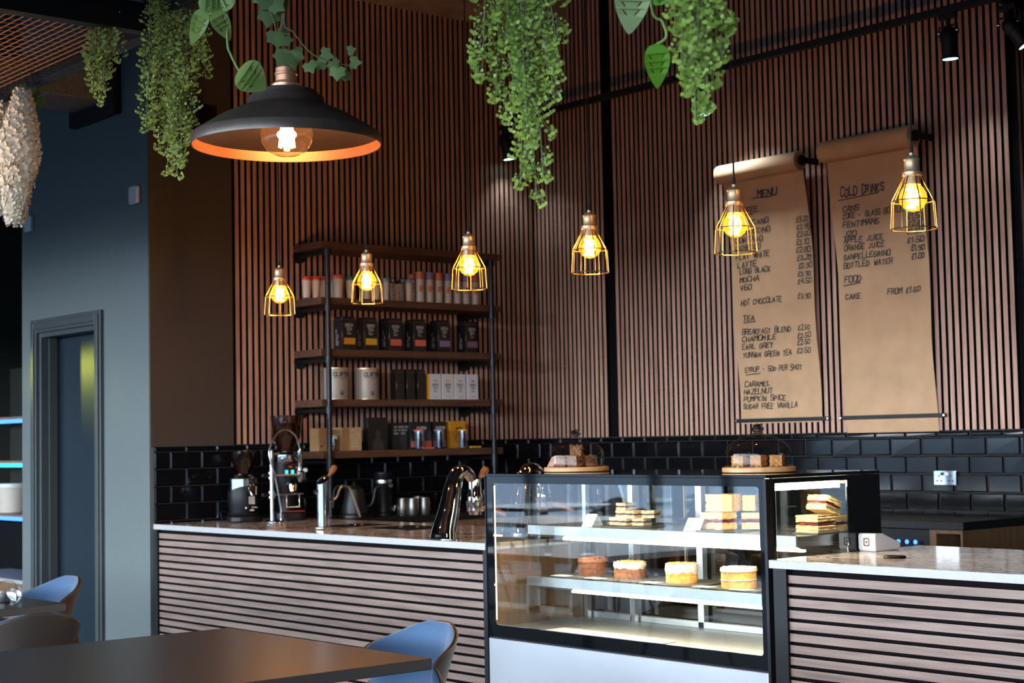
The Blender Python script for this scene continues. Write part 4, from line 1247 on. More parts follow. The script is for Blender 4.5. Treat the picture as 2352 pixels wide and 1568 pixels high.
b = MB(); b.tube([(.05, .01, .2), (.085, .01, .19), (.09, .01, .165)], [.03, .028, .02], 14).box(.05, .1, -.03, .05, .075, .08).box(.085, .09, -.03, -.024, .08, .15).box(.085, .09, .044, .05, .08, .15).tube([(.06, -.027, .15), (.1, -.027, .15), (.1, .047, .15), (.06, .047, .15)], .004, 8)
b.build('bag_holder', M['chrome'], t)
MB().box(.04, .13, -.05, .07, .052, .056).build('red_mat', mk('red rubber mat', (.35, .02, .03), .6), t)

# drip tap: chrome foot, post, two arms, steel hose
bp = pZ(634, 1213, ZT)
t = thing('drip_tap', 'chrome brewing tap with a tall post, two arms and an arched steel hose', 'tap', (bp.x, bp.y, ZT + .0005))
MB().lathe([(.056, 0), (.058, .004), (.058, .036), (.053, .042), (0, .043)], seg=36).build('foot', M['chrome'], t)
py_, pyr = -.022, .0
b = MB(); b.cyl((0, py_, .04), (0, py_, .40), .0105, seg=16).sphere((0, py_, .40), .0105); b.build('post', M['steel'], t)
b = MB()
for z in (.275, .175):
    b.cyl((0, py_, z - .018), (0, py_, z + .018), .018, seg=16)
b.build('clamp', M['steel'], t)
for z, L_ in ((.275, .16), (.175, .19)):
    MB().tube([(0, py_ + .01, z), (0, py_ + L_, z)], .0048, 10).build('arm', M['brass'] if z > .2 else M['steel'], t)
    b = MB(); b.cyl((0, py_ - .018, z), (0, py_ - .045, z), .006, .011, 14).sphere((0, py_ - .05, z), .012, 12, 8); b.build('clamp_knob', M['machine'], t)
yn = py_ + .175
b = MB(); b.lathe([(.006, .235), (.012, .245), (.020, .262), (.021, .29), (.014, .298), (.012, .36), (.015, .365), (.015, .40), (.006, .41)], (0, yn, 0), 20); b.build('nozzle', M['chrome'], t)
hose = spline([(.012, .026, .042), (.012, .024, .10), (.010, -.005, .25), (.006, py_ - .012, .36), (.0, py_ - .008, .42), (0, py_ + .035, .49), (0, py_ + .095, .513), (0, py_ + .15, .475), (0, yn, .408)], 10)
MB().tube(hose, .0062, 10).build('hose', M['steel'], t)
MB().cyl((.012, .026, .042), (.012, .024, .085), .0075, seg=12).build('hose_fitting', M['chrome'], t)

# steam tap
bp = pZ(743, 1216, ZT)
t = thing('steam_tap', 'chrome steam tap column with wooden lever and bent steam wand', 'tap', (bp.x, bp.y, ZT + .0005))
b = MB(); b.lathe([(.043, 0), (.044, .003), (.044, .012), (.036, .016), (0, .016)], seg=36); b.build('foot', M['chrome'], t)
b = MB(); n_ = 32
prof = [(.031, .016), (.031, .245)]
def colfn(u, v):
    a = 2 * PI * u
    if v <= .5: return (.031 * math.cos(a), .031 * math.sin(a), .016 + (.235 + .022 * math.sin(a - .3)) * v * 2)
    r = .031 * (1 - (v - .5) * 2)
    return (r * math.cos(a), r * math.sin(a), .016 + .235 + .022 * math.sin(a - .3) * (1 - (v - .5) * 2) + .012 * math.sin((v - .5) * PI))
b.grid(colfn, n_, 12); b.build('column', M['chrome'], t)
MB().tube([(-.012, -.033, .19), (-.012, -.042, .19)], .012, 14).build('badge', M['chrome'], t)
MB().box(-.006, .006, .02, .04, .262, .272).build('lever_joint', M['chrome'], t, bevel=.002)
b = MB(); b.tube([(0, .033, .266), (0, .045, .278), (0, .06, .296), (0, .072, .312), (0, .078, .32)], [.006, .010, .016, .017, .010], 14); b.build('wooden_lever', M['knobwood'], t)
b = MB(); b.tube(spline([(0, .028, .145), (0, .06, .145), (0, .085, .165), (.0, .105, .205), (0, .135, .217), (.0, .165, .20), (.003, .19, .14), (.006, .222, .055)], 8), .0062, 12).cyl((0, .02, .145), (0, .045, .145), .011)
b.build('steam_wand', M['steel'], t)


def espresso(label, loc):
    t = thing('espresso_tap', label, 'tap', loc)
    path = [(0, 0, .003), (0, .003, .03), (0, .015, .07), (0, .032, .12), (0, .047, .18), (0, .060, .23), (0, .074, .268), (0, .095, .297), (0, .122, .302), (0, .150, .285), (0, .172, .255)]
    P = spline(path, 6); n = len(P)
    def fn(u, v):
        k = min(n - 1, int(round(v * (n - 1)))); q = P[k]
        a = P[max(0, k - 1)]; c = P[min(n - 1, k + 1)]; tg = (c - a).normalized()
        nx = Vector((1, 0, 0)); ny = nx.cross(tg)
        s = v
        w = .052 * (1 - s) ** 1.3 + .022 + .012 * math.sin(min(1, max(0, (s - .6) / .4)) * PI)
        h = .030 * (1 - s) + .017
        an = 2 * PI * u
        ex = abs(math.cos(an)) ** .8 * (1 if math.cos(an) > 0 else -1); ey = abs(math.sin(an)) ** .8 * (1 if math.sin(an) > 0 else -1)
        return q + nx * (w * ex) + ny * (h * ey)
    b = MB(); b.grid(fn, 28, n - 1); b.build('swan_neck', M['chrome'], t)
    MB().sphere((0, .092, .302), .026, 18, 10, (.8, 1.4, .55), RX(.5)).build('amber_cap', M['knobwood'], t)
    b = MB(); b.lathe([(.030, .155), (.034, .16), (.034, .19), (.030, .2), (.030, .262), (.024, .27), (0, .27)], (0, .185, 0), 28); b.build('group_head', M['chrome'], t)
    b = MB(); b.lathe([(.036, .118), (.039, .122), (.039, .15), (.041, .155), (.041, .164), (.034, .168)], (0, .185, 0), 28).lathe([(0, .100), (.028, .102), (.032, .118), (.0, .118)], (0, .185, 0), 24); b.build('portafilter', M['chrome'], t)
    b = MB(); b.tube([(.01, .215, .135), (.045, .235, .125), (.085, .255, .112), (.115, .270, .100)], [.010, .013, .015, .011], 12); b.build('portafilter_handle', M['knobwood'], t)
    b = MB(); b.tube([(0, .212, .262), (0, .222, .275), (0, .24, .293), (0, .252, .305), (0, .258, .310)], [.006, .011, .017, .017, .010], 14); b.build('wooden_lever', M['knobwood'], t)
    return t


bp = pZ(1010, 1240, ZT)
espresso('chrome swan neck espresso tap with wooden lever, in the open on the left worktop', (bp.x, bp.y + .02, ZT + .0005))
espresso('chrome swan neck espresso tap half hidden behind the display case glass', (CX0 - .385, 4.81, ZT + .0005))
# drain plates let into the worktop
def plate(label, x0, x1, y0, y1):
    t = thing('drain_plate', label, 'drain plate', ((x0 + x1) / 2, (y0 + y1) / 2, ZT + .0003))
    w, d = (x1 - x0) / 2, (y1 - y0) / 2
    MB().box(-w, w, -d, d, 0, .002).build('plate', M['machine'], t)
    b = MB(); b.tube([(.05 * math.cos(k * PI / 16), .05 * math.sin(k * PI / 16), .004) for k in range(32)], .004, 8, True); b.build('rinser_ring', M['chrome'], t)
    return t


plate('black drain plate with a chrome ring between steam tap and espresso tap', -6.78, -6.42, 4.72, 5.02)
plate('black drain plate with a chrome ring beside the drip tap', -7.17, -6.95, 4.70, 5.0)
plate('black drain plate with a chrome ring before the espresso tap nearest the case', -5.50, -5.34, 4.62, 4.84)

# on the back counter
p = pX(815, 1180, -7.79)
t = thing('gooseneck_kettle', 'matt black gooseneck kettle on its base on the back counter', 'kettle', (-7.79, p.y, ZT + .0005), .9)
MB().lathe([(.095, 0), (.095, .018), (.085, .022), (0, .022)], seg=32).build('base', M['machine'], t)
MB().lathe([(.078, .023), (.080, .03), (.052, .165), (.040, .175), (0, .176)], seg=32).build('body', mk('matt charcoal metal', (.012, .012, .012), .45, .3), t)
MB().lathe([(.036, .176), (.030, .186), (.008, .19), (.010, .205), (0, .207)], seg=20).build('lid', M['machine'], t)
MB().tube(spline([(.068, 0, .06), (.10, 0, .075), (.115, 0, .12), (.125, 0, .165), (.155, 0, .18), (.165, 0, .172)], 6), [.010] * 31, 10).build('spout', M['machine'], t)
MB().tube(spline([(-.04, 0, .17), (-.085, 0, .185), (-.115, 0, .16), (-.125, 0, .06)], 6), .009, 8).build('handle', M['machine'], t)
p = pX(882, 1180, -7.88)
t = thing('small_grinder', 'small black cylindrical coffee grinder right of the kettle', 'coffee grinder', (-7.88, p.y, ZT + .0005), .2)
MB().lathe([(.065, 0), (.065, .012), (.052, .02), (.052, .225), (.058, .235), (.058, .255), (0, .258)], seg=32).build('body', M['machine'], t)
MB().lathe([(.054, .19), (.055, .2), (.054, .21)], seg=32).build('ring', M['steel'], t)
for y, z, r in ((.0, .175, .012), (.02, .035, .012), (.03, .05, .008)): MB().cyl((.045, y, z), (.062, y, z), r).build('knob', M['steel'], t)
M['jugsteel'] = mk('dark jug steel', (.22, .21, .20), .35, .9)
for px, x, lab in ((925, -7.82, 'steel milk jug on the back counter, leftmost of the four'), (948, -7.75, 'steel milk jug in front, second from the left'), (961, -7.98, 'steel milk jug standing behind the other jugs'), (975, -7.75, 'steel milk jug in front, rightmost of the four')):
    p = pX(px, 1174, x)
    t = thing('milk_jug', lab, 'milk jug', (x, p.y, ZT + .0005), random.uniform(-1, 1), 'steel milk jugs on the back counter')
    h = .098
    MB().lathe([(.036, 0), (.038, .004), (.037, h * .6), (.032, h), (.030, h), (.035, h * .6), (.035, .008), (0, .008)], seg=24).build('jug_body', M['jugsteel'], t)
    MB().tube(spline([(0, .034, h * .85), (0, .062, h * .8), (0, .062, h * .35), (0, .037, h * .2)], 5), .004, 8).build('handle', M['steel'], t)
# wall socket on the tiles
p0, p1 = pY(2146, 1080, YB - .012), pY(2199, 1114, YB - .012)
t = thing('wall_socket', 'chrome double wall socket on the black tiles right of the menu', 'socket', ((p0.x + p1.x) / 2, YB - .0125, (p0.z + p1.z) / 2))
w, h = abs(p1.x - p0.x) / 2, abs(p0.z - p1.z) / 2
MB().prism(rrect(-w, w, -h, h, .006), 0, .008, lambda a, b, c: (a, -c, b)).build('plate', M['chrome'], t, bevel=.002)
b = MB()
for sx_ in (-1, 1):
    x = sx_ * w * .5
    for dx_, dz in ((0, .018), (-.012, -.008), (.012, -.008)): b.box(x + dx_ - .004, x + dx_ + .004, -.0092, -.008, dz - .004 - .008, dz + .004 - .008)
b.build('pin_holes', M['black'], t)
for sx_ in (-1, 1): MB().box(sx_ * w * .22 - .008, sx_ * w * .22 + .008, -.0125, -.008, h * .35, h * .75).build('switch', M['black'] if sx_ < 0 else M['white'], t)


# ================================================================== LAMPS
def pendant(loc, label=None):
    t = thing('cage_pendant', label, 'pendant lamp', loc, .2, 'wire cage pendants over the counter')
    w = MB(); n = 8
    for k in range(n):
        a = 2 * PI * k / n; c, s = math.cos(a), math.sin(a)
        w.tube([(.027 * c, .027 * s, .184), (.074 * c, .074 * s, .094), (.079 * c, .079 * s, 0)], .0021, 6)
    for r, z in ((.074, .094), (.079, 0)): w.tube([(r * math.cos(k * PI / 4), r * math.sin(k * PI / 4), z) for k in range(8)], .0021, 6, True)
    w.build('wire_cage', M['wire'], t)
    b = MB(); b.lathe([(.031, .176), (.033, .180), (.033, .192), (.028, .195), (.026, .200), (.026, .232), (.028, .236), (.018, .246), (.008, .25), (.008, .258), (0, .259)], seg=24); b.build('lampholder', M['brass'], t)
    b = MB(); b.lathe([(.028, .15), (.026, .176), (0, .176)], seg=20); b.build('bulb_cap', M['brass'], t)
    b = MB(); b.tube([(0, 0, .258), (0, 0, .285)], .006, 8).tube([(0, 0, .28), (0, 0, ZCEIL - loc[2])], .0032, 6); b.build('cord', M['cord'], t)
    b = MB()
    prof = [(.0, .058), (.02, .0625), (.036, .075), (.045, .091), (.047, .105), (.044, .121), (.036, .136), (.027, .147), (.024, .155)]
    n2 = len(prof); b.grid(lambda u, v: (prof[min(n2 - 1, round(v * (n2 - 1)))][0] * math.cos(2 * PI * u), prof[min(n2 - 1, round(v * (n2 - 1)))][0] * math.sin(2 * PI * u), prof[min(n2 - 1, round(v * (n2 - 1)))][1]), 28, n2 - 1)
    bl = b.build('bulb', M['amber'], t)
    f = MB(); f.tube([((.016 + .006 * math.sin(k * .55)) * math.cos(k * .9), (.016 + .006 * math.sin(k * .55)) * math.sin(k * .9), .072 + .0017 * k) for k in range(40)], .0045, 6)
    f.cyl((0, 0, .07), (0, 0, .145), .004, seg=8)
    f.build('filament', M['filament'], bl)
    return t


pp = []
for px in (643, 848, 1085, 1366, 1698, 2100): pp.append(pY(px, 1020, 4.5).x)
x0 = -7.206
labs = ('wire cage pendant lamp before the far left end of the pipe shelf', 'wire cage pendant lamp hanging before the white cups', 'wire cage pendant lamp hanging before the orange and lilac canisters',
        'wire cage pendant lamp before the bare slat wall, above the left cake dome', 'wire cage pendant lamp before the menu scroll headed menu', 'wire cage pendant lamp before the menu scroll headed cold drinks')
p0_ = None
for i in range(6):
    loc = (x0 + .7976 * i, 4.5, 2.066)
    if i == 0: p0_ = pendant(loc, labs[0])
    else: dup(p0_, loc, .2 + .3 * i, labs[i])
    lamp('pendant_light', 'POINT', (loc[0], loc[1], loc[2] + .10), 21, (1.0, .62, .30), shadow_soft_size=.03)

# the large bronze pendant
c = pD(659, 335, 4.4)
t = thing('bronze_pendant', 'large dark bronze pendant lamp with copper inside and a glowing globe bulb', 'pendant lamp', (c.x, c.y, c.z))
SL = 4.4 / 3.9
M0 = Matrix.Scale(SL, 4)
class LB(MB):
    def __init__(s): super().__init__(); s.M = M0
R_ = .2295
prof = [(R_, 0), (R_ + .001, .012), (R_ - .002, .026), (R_ - .012, .033), (.165, .066), (.120, .088), (.098, .097), (.094, .104), (.091, .118), (.078, .122), (.076, .132), (.062, .137), (.03, .138)]
b = LB(); n2 = len(prof)
def rev(mb, prof, seg=56):
    n_ = len(prof)
    mb.grid(lambda u, v: (prof[min(n_ - 1, round(v * (n_ - 1)))][0] * math.cos(2 * PI * u), prof[min(n_ - 1, round(v * (n_ - 1)))][0] * math.sin(2 * PI * u), prof[min(n_ - 1, round(v * (n_ - 1)))][1]), seg, n_ - 1)
rev(b, prof); b.build('shade', M['bronze'], t, ang=28)
b = LB(); rev(b, [(R_ - .002, .001), (R_ - .005, .025)]); b.build('copper_lip', M['lip'], t)
b = LB(); rev(b, [(R_ - .006, .0255), (.163, .059), (.118, .082), (.09, .092), (.07, .115), (.03, .125)]); b.build('inner_face', mk('dark bronze inside', (.022, .015, .012), .5, .2), t)
b = LB(); b.lathe([(.034, .138), (.036, .142), (.036, .150), (.030, .154), (.0265, .158), (.0265, .172), (.028, .174), (.028, .178), (.026, .180), (.026, .190), (.020, .197), (.0, .198)], seg=28); b.build('lampholder', M['copper'], t)
LB().tube([(0, 0, .198), (0, 0, (ZCEIL - c.z) / SL)], .0035, 6).build('cord', M['cord'], t)
b = LB(); prof = [(0, -.026), (.026, -.023), (.048, -.012), (.061, .008), (.064, .03), (.060, .048), (.045, .066), (.026, .084), (.024, .1)]
rev(b, prof, 36); bl = b.build('bulb', M['bigbulb'], t)
f = LB()
for k in range(8):
    a = k * PI / 4; f.tube([(.013 * math.cos(a), .013 * math.sin(a), .052), (.019 * math.cos(a + .3), .019 * math.sin(a + .3), -.004)], .0022, 6)
f.lathe([(0, -.012), (.007, -.012), (.009, .0), (.005, .055), (0, .055)], seg=10)
f.build('filament', M['bigfil'], bl)
lamp('bronze_pendant_light', 'POINT', (c.x, c.y, c.z + .022), 38, (1.0, .58, .28), shadow_soft_size=.03)

dup(t, (-8.7, 1.0, 3.15), 0, 'added bronze pendant copy out of view, holding a fill light for the upper blue-grey wall')  # unseen copy of the pendant, added to carry the fill light below
lamp('dining_fill_light', 'POINT', (-8.7, 1.0, 3.15 + .022), 30, (1.0, .86, .72), shadow_soft_size=.03)  # added fill that brightens the dark upper part of the blue-grey wall

# ------------------------------------------------------------------ track and spots
YT, ZTR = 6.9, 3.50
XT = pY(2288, 20, YT).x
t = thing('lighting_track', 'black lighting track hung along the slat walls and turning the corner', 'lighting track', (0, YT, ZTR))
b = MB(); b.box(-8.12, XT + .018, -.018, .018, 0, .038).box(XT - .018, XT + .018, .018, 2.6, 0, .038); b.build('rail', M['black'], t, bevel=.002)
b = MB()
for x in (-7.5, -6.0, -4.8): b.tube([(x, 0, .038), (x, 0, ZCEIL - ZTR)], .003, 6)
b.build('suspension_wire', M['cord'], t)


def spot(label, loc, dirv, en=40):
    t = thing('track_spotlight', label, 'spotlight', loc, 0, 'black spotlights on the track')
    d = Vector(dirv).normalized(); R = d.to_track_quat('Z', 'Y').to_matrix()
    b = MB(); b.box(-.05, .05, -.016, .016, -.03, -.001); b.cyl((0, 0, -.03), (0, 0, -.06), .012); b.build('adapter', M['black'], t, bevel=.003)
    o = Vector((0, 0, -.085))
    b = MB(); b.tube([(-.055, 0, -.115), (-.055, 0, -.065), (.055, 0, -.065), (.055, 0, -.115)], .006, 6); b.build('yoke', M['black'], t)
    b = MB(); b.lathe([(.0, -.03), (.03, -.03), (.042, -.012), (.046, .0), (.046, .035), (.042, .04), (.042, .115), (.047, .12), (.047, .13), (.040, .13), (.038, .122), (0, .12)], o + d * .02, 24, R); b.build('lamp_body', M['black'], t)
    b = MB(); b.lathe([(0, .1255), (.038, .1255), (.038, .129), (0, .129)], o + d * .02, 20, R); b.build('lens', M['cool'], t)
    for s_ in (-1, 1): MB().cyl((s_ * .047, 0, -.095), (s_ * .06, 0, -.095), .008).build('yoke_screw', M['steel'], t)
    L = Vector(loc) + o + d * .165
    lamp('spot_beam', 'SPOT', L, en, (.80, .93, 1.0), aim=L + d, spot_size=1.9, spot_blend=1.0, shadow_soft_size=.03)
    return t


for px, py, dv, lab in ((1160, 262, (.1, .12, -1), 'black track spotlight beside the corner, half behind the hanging fern'), (1600, 160, (.22, .12, -1), 'black track spotlight behind the tip of the right hanging fern'), (2177, 40, (.0, .06, -1), 'black track spotlight pointing straight down near the turn of the track')):
    p = pY(px, py, YT); spot(lab, (p.x, YT, ZTR), dv, 8 if px < 1300 else (40 if px < 2000 else 14))
p = pX(2296, 30, XT)
spot('black track spotlight tilted to the right just after the track turns', (XT, YT + .10, ZTR), (.45, .30, -.85), 15)

# ================================================================== HANGING FRAME, MESH AND PLANTS
YM, ZM, XM = 2.31, 2.69, -4.478
t = thing('mesh_ceiling_panel', 'suspended panel of rusty expanded metal in a black frame, above the left tables', 'mesh panel', (XM, YM, ZM))
b = MB(); LX, LY = 4.2, 2.6
b.box(-LX, .05, .0, .05, -.03, .06).box(.0, .05, -LY, 0, -.03, .06).box(-LX, .05, -LY - .05, -LY, -.03, .06).box(-LX - .05, -LX, -LY - .05, .05, -.03, .06).box(-1.6, -1.56, -LY, 0, .02, .06).box(-LX, 0, -1.3, -1.26, .02, .06)
b.build('frame', M['black'], t, bevel=.002)
ms = MB(); sk = .32                             # strands run along x and slantwise along y
dy_ = .027; k = 0
y = -.012
while y > -LY:
    ms.box(-LX, 0, y - .0009, y + .0009, .001, .004); y -= dy_
x = -LX - 1
dxm = .052
while x < .8:
    a0, a1 = Vector((x - sk * LY, -LY, .004)), Vector((x, 0, .004))
    if a1.x > 0:
        tt = (0 - a0.x) / (a1.x - a0.x); a1 = a0 + (a1 - a0) * tt
    if a0.x < -LX:
        tt = (-LX - a0.x) / (a1.x - a0.x) if a1.x != a0.x else 1
        if tt < 1: a0 = a0 + (a1 - a0) * tt
    if a1.y - a0.y > .02 and a1.x > -LX: ms.tube([a0, a1], .0019, 4)
    x += dxm
ms.build('expanded_mesh', M['mesh'], t)
b = MB()
for x_, y_ in ((-.02, .02), (-LX, .02), (-.02, -LY), (-LX, -LY)): b.tube([(x_, y_, .06), (x_, y_, ZCEIL - ZM)], .006, 6)
b.build('hanger', M['black'], t)
lamp('mesh_uplight', 'SPOT', (XM - .9, YM - .9, ZM - 1.0), 60, (1.0, .62, .36), aim=(XM - .9, YM - .8, ZM), spot_size=2.0, spot_blend=.6, shadow_soft_size=.1)
t = thing('hanging_bar', 'black bar above the frame from which the ferns hang', 'bar', (XM + .06, YM, ZM))
MB().box(0, 4.4, -.02, .03, -.0, .06).build('bar', M['black'], t, bevel=.002)
b = MB()
for x_ in (.4, 2.2, 4.2): b.tube([(x_, 0, .06), (x_, 0, ZCEIL - ZM)], .006, 6)
b.build('hanger', M['black'], t)


def leafmat(name, col, tr=.35, var=.35, rough=.45):
    m_, t_, o_ = _new(name); l = t_.links.new
    b_ = N(t_, 'BsdfPrincipled', Roughness=rough); at = N(t_, 'Attribute'); at.attribute_name = 'tone'
    hs = N(t_, 'HueSaturation'); hs.inputs['Color'].default_value = (*col, 1)
    mr = N(t_, 'MapRange'); mr.inputs['To Min'].default_value = 1 - var; mr.inputs['To Max'].default_value = 1 + var
    m2 = N(t_, 'MapRange'); m2.inputs['To Min'].default_value = .485; m2.inputs['To Max'].default_value = .515
    nz = N(t_, 'TexNoise', Scale=9.0); tcn = N(t_, 'TexCoord'); l(tcn.outputs['Object'], nz.inputs['Vector'])
    l(at.outputs['Fac'], mr.inputs['Value']); l(nz.outputs[0], m2.inputs['Value']); l(mr.outputs[0], hs.inputs['Value']); l(m2.outputs[0], hs.inputs['Hue'])
    l(hs.outputs[0], b_.inputs['Base Color'])
    tl = N(t_, 'BsdfTranslucent'); l(hs.outputs[0], tl.inputs['Color']); mx = N(t_, 'MixShader'); mx.inputs[0].default_value = tr
    l(b_.outputs[0], mx.inputs[1]); l(tl.outputs[0], mx.inputs[2]); l(mx.outputs[0], o_.inputs[0])
    return m_


M['fern'] = leafmat('maidenhair green', (.31, .47, .085))
M['fern2'] = leafmat('maidenhair olive', (.37, .43, .08))
M['stem'] = mk('fern stem', (.10, .12, .04), .6)
M['ivy'] = leafmat('ivy green', (.10, .17, .055), .2, .4, .75)
M['mons'] = leafmat('pale monstera green', (.42, .60, .29), .3, .15, .4)
M['mons2'] = leafmat('bright monstera green', (.16, .45, .04), .35, .2, .4)
M['mons3'] = leafmat('mid monstera green', (.30, .46, .13), .3, .25, .4)
CR = Vector((RIGHT.x, RIGHT.y, 0)).normalized(); CF = Vector((FWD.x, FWD.y, 0)).normalized()


def leaf_fan(mb, p, d, up, s):
    """one fan shaped leaflet at the end of a short stalk"""
    d = d.normalized(); x = d.cross(up)
    if x.length < 1e-4: x = d.orthogonal()
    x.normalize()
    pts = [p, p + d * s * .7 + x * s * .85, p + d * s * 1.35 + x * s * .75, p + d * s * 1.6, p + d * s * 1.35 - x * s * .75, p + d * s * .7 - x * s * .85]
    mb.add(pts, [(0, 1, 2, 3), (0, 3, 4, 5)], False)


def fern(label, px, tips, mat_, D, leaf, rich=1.0, ztop=None):
    """tips: where each strand ends, as photo column/row at the plant's own distance; strands start at the bar"""
    base = pD(px, 0, D); base.z = ZM if ztop is None else ztop
    t = thing('hanging_fern', label, 'hanging plant', base, 0, 'trailing ferns on the overhead frame')
    lv, st = MB(), MB()
    for (tx, tpx, tpy, wd) in tips:
        off = random.uniform(-.05, .05)
        b = pD(tpx, tpy, D) + CF * off - base
        a = Vector(((pD(tx, 0, D) - pD(px, 0, D)).x, (pD(tx, 0, D) - pD(px, 0, D)).y, 0)) + CF * off * .6
        mid = a.lerp(b, .55) + CR * (a - b).dot(CR) * .35
        P = spline([a, mid, b], 14)
        L = (a - b).length
        st.tube(P, [.0016] * len(P), 5)
        n = int(L / .022 * rich)
        for i in range(n):
            s = (i + random.random()) / n
            k = min(len(P) - 2, int(s * (len(P) - 1))); q = P[k].lerp(P[k + 1], s * (len(P) - 1) - k)
            if (base + q - Vector((0, 0, HC))).dot(UP) / D * F > 784 + 120: continue
            tg = (P[k + 1] - P[k]).normalized()
            ln = wd * (.45 + .55 * math.sin(min(1, s * 1.1) * PI * .9 + .15)) * random.uniform(.6, 1.15)
            if s > .93: ln *= .55
            side = CR * random.choice((-1, 1)) * random.uniform(.35, 1) + CF * random.uniform(-.8, .8)
            d = (side.normalized() * random.uniform(.6, 1.1) + tg * 1.0).normalized()
            m_ = max(3, int(ln / (leaf * 1.75)))
            pq = [q]
            for j in range(m_):
                d = (d + Vector((0, 0, -.12))).normalized(); pq.append(pq[-1] + d * (ln / m_))
            st.tube(pq, .0008, 4)
            for j in range(1, m_ + 1):
                for sg in (-1, 1):
                    sd = d.cross(CF).normalized() * sg
                    dd = (sd * .9 + d * .6 + CF * random.uniform(-.5, .5)).normalized()
                    p0 = pq[j] + dd * leaf * .55
                    leaf_fan(lv, p0, dd, (CF + Vector((random.uniform(-.6, .6), random.uniform(-.6, .6), random.uniform(-.6, .6)))), leaf * random.uniform(.36, .66))
            leaf_fan(lv, pq[-1], d, CF, leaf * .7)
    st.build('stems', M['stem'], t); lv.build('foliage', mat_, t, ang=1)
    return t


def strands(lst, wd): return [(a, b, c, w) for (a, b, c), w in zip(lst, [wd] * len(lst))]


DB = lambda px: YM / ray(px, 300).y            # distance of the bar along the view at this column
fern('bushy green maidenhair fern hanging in the middle, its tail reaching lowest', 1190, strands([(1120, 1108, 190), (1140, 1165, 265), (1130, 1098, 150), (1165, 1182, 245), (1195, 1213, 330), (1205, 1196, 425), (1212, 1233, 462), (1220, 1248, 410), (1235, 1272, 228), (1250, 1284, 150), (1190, 1200, 205), (1262, 1284, 85), (1205, 1222, 290), (1150, 1140, 215), (1228, 1262, 200), (1180, 1160, 120), (1215, 1210, 380)], .062), M['fern'], DB(1190), .0092, 1.15)
fern('olive green fern hanging at left beside the grey blue wall, longest on that side', 400, strands([(350, 346, 270), (345, 338, 300), (365, 362, 335), (385, 378, 392), (400, 408, 398), (420, 430, 300), (425, 440, 315), (450, 463, 150), (455, 468, 165), (355, 340, 150), (392, 398, 340), (410, 420, 345), (380, 366, 200), (430, 440, 200), (400, 402, 250), (370, 385, 300), (395, 415, 370), (440, 452, 110)], .058), M['fern2'], DB(400), .0095, 1.35, ZM + .12)
fern('small olive fern hanging before the rusty mesh panel', 235, strands([(215, 207, 125), (255, 273, 130), (235, 226, 238), (225, 218, 205), (245, 246, 205), (240, 238, 180), (225, 212, 160), (250, 262, 100), (232, 228, 150)], .05), M['fern2'], 4.9, .0095, 1.3, ZM + .12)
fern('pale green maidenhair fern hanging at right beside the monstera leaves', 1600, strands([(1585, 1597, 282), (1595, 1612, 235), (1610, 1628, 248), (1630, 1660, 148), (1640, 1662, 112), (1645, 1655, 35), (1575, 1565, 150), (1560, 1548, 62), (1590, 1588, 185), (1605, 1622, 200), (1600, 1600, 130), (1620, 1640, 175), (1580, 1575, 110)], .058), M['fern'], DB(1600), .0105)


def bigleaf(mb, p, tip, width, nrm, holes=True):
    """a monstera leaf from its stalk end p to its tip, with slits"""
    ax = tip - p; L = ax.length; y = ax.normalized(); x = y.cross(nrm).normalized(); z = x.cross(y)
    ol = []
    for k in range(29):
        a = k / 28
        w = math.sin(PI * a ** .62) ** .75 * .5
        ol.append((w, a))
    lp = [(w, a) for w, a in ol] + [(-w, a) for w, a in reversed(ol[1:-1])]
    loops = [lp]
    if holes:
        for sg in (-1, 1):
            for a0 in (.32, .48, .63):
                c_ = (sg * .24 * math.sin(PI * a0 ** .62), a0 - .03); th = -sg * .75
                el = [(.10 * math.cos(q), .016 * math.sin(q)) for q in [-2 * PI * i / 10 for i in range(10)]]
                loops.append([(c_[0] + x_ * math.cos(th) - y_ * math.sin(th), c_[1] + x_ * math.sin(th) * .8 + y_ * math.cos(th)) for x_, y_ in el])
    mb.holed(loops, lambda a, b: p + y * (b * L) + x * (a * width) + z * (abs(a) * width * .35 - .12 * L * b * b))


def leafthing(label, px, py, D, leaves, mat_, stem_pts):
    """leaves: (stalk end px, py, tip px, py, width px); stem_pts: px, py"""
    base = pD(px, py, D); base.z = ZM
    t = thing('monstera_vine', label, 'hanging plant', base, 0, 'monstera vines on the overhead frame')
    sc_ = D / F
    for (ax, ay, bx, by, w_) in leaves:
        mb = MB(); o_ = random.uniform(-.02, .02)
        p_ = pD(ax, ay, D + o_) - base; q_ = pD(bx, by, D + o_ + .02) - base
        bigleaf(mb, p_, q_, w_ * sc_, (-CF + CR * random.uniform(-.3, .3)), True); mb.build('leaf', mat_, t, ang=60)
    for s in stem_pts:
        MB().tube(spline([pD(a, b, D) - base for a, b in s], 8), .003, 8).build('stem', M['mons3'], t)
    return t


leafthing('monstera vine with one large pale holed leaf at the top of the picture', 1480, -40, DB(1480) + .05, [(1452, -48, 1447, 80, 84)], M['mons'], [[(1480, -300), (1470, -120), (1452, -46)]])
leafthing('monstera vine with a bright green holed leaf below its bent stem', 1500, -20, DB(1480) + .1, [(1506, 100, 1512, 205, 60), (1530, -20, 1500, 12, 40)], M['mons2'], [[(1500, -300), (1495, 0), (1522, 50), (1530, 85), (1506, 104)]])
leafthing('monstera vine with mid green leaves hanging left of the bronze pendant', 520, 0, 4.1, [(470, 20, 438, 105, 40), (492, 26, 530, 93, 44), (548, 160, 612, 205, 78), (455, 6, 538, 14, 46), (540, -10, 470, 30, 50)], M['mons3'], [[(500, -300), (520, -60), (522, 90), (530, 125), (550, 165)], [(500, -300), (498, -60), (490, 26)], [(490, -200), (480, -20), (468, 22)]])


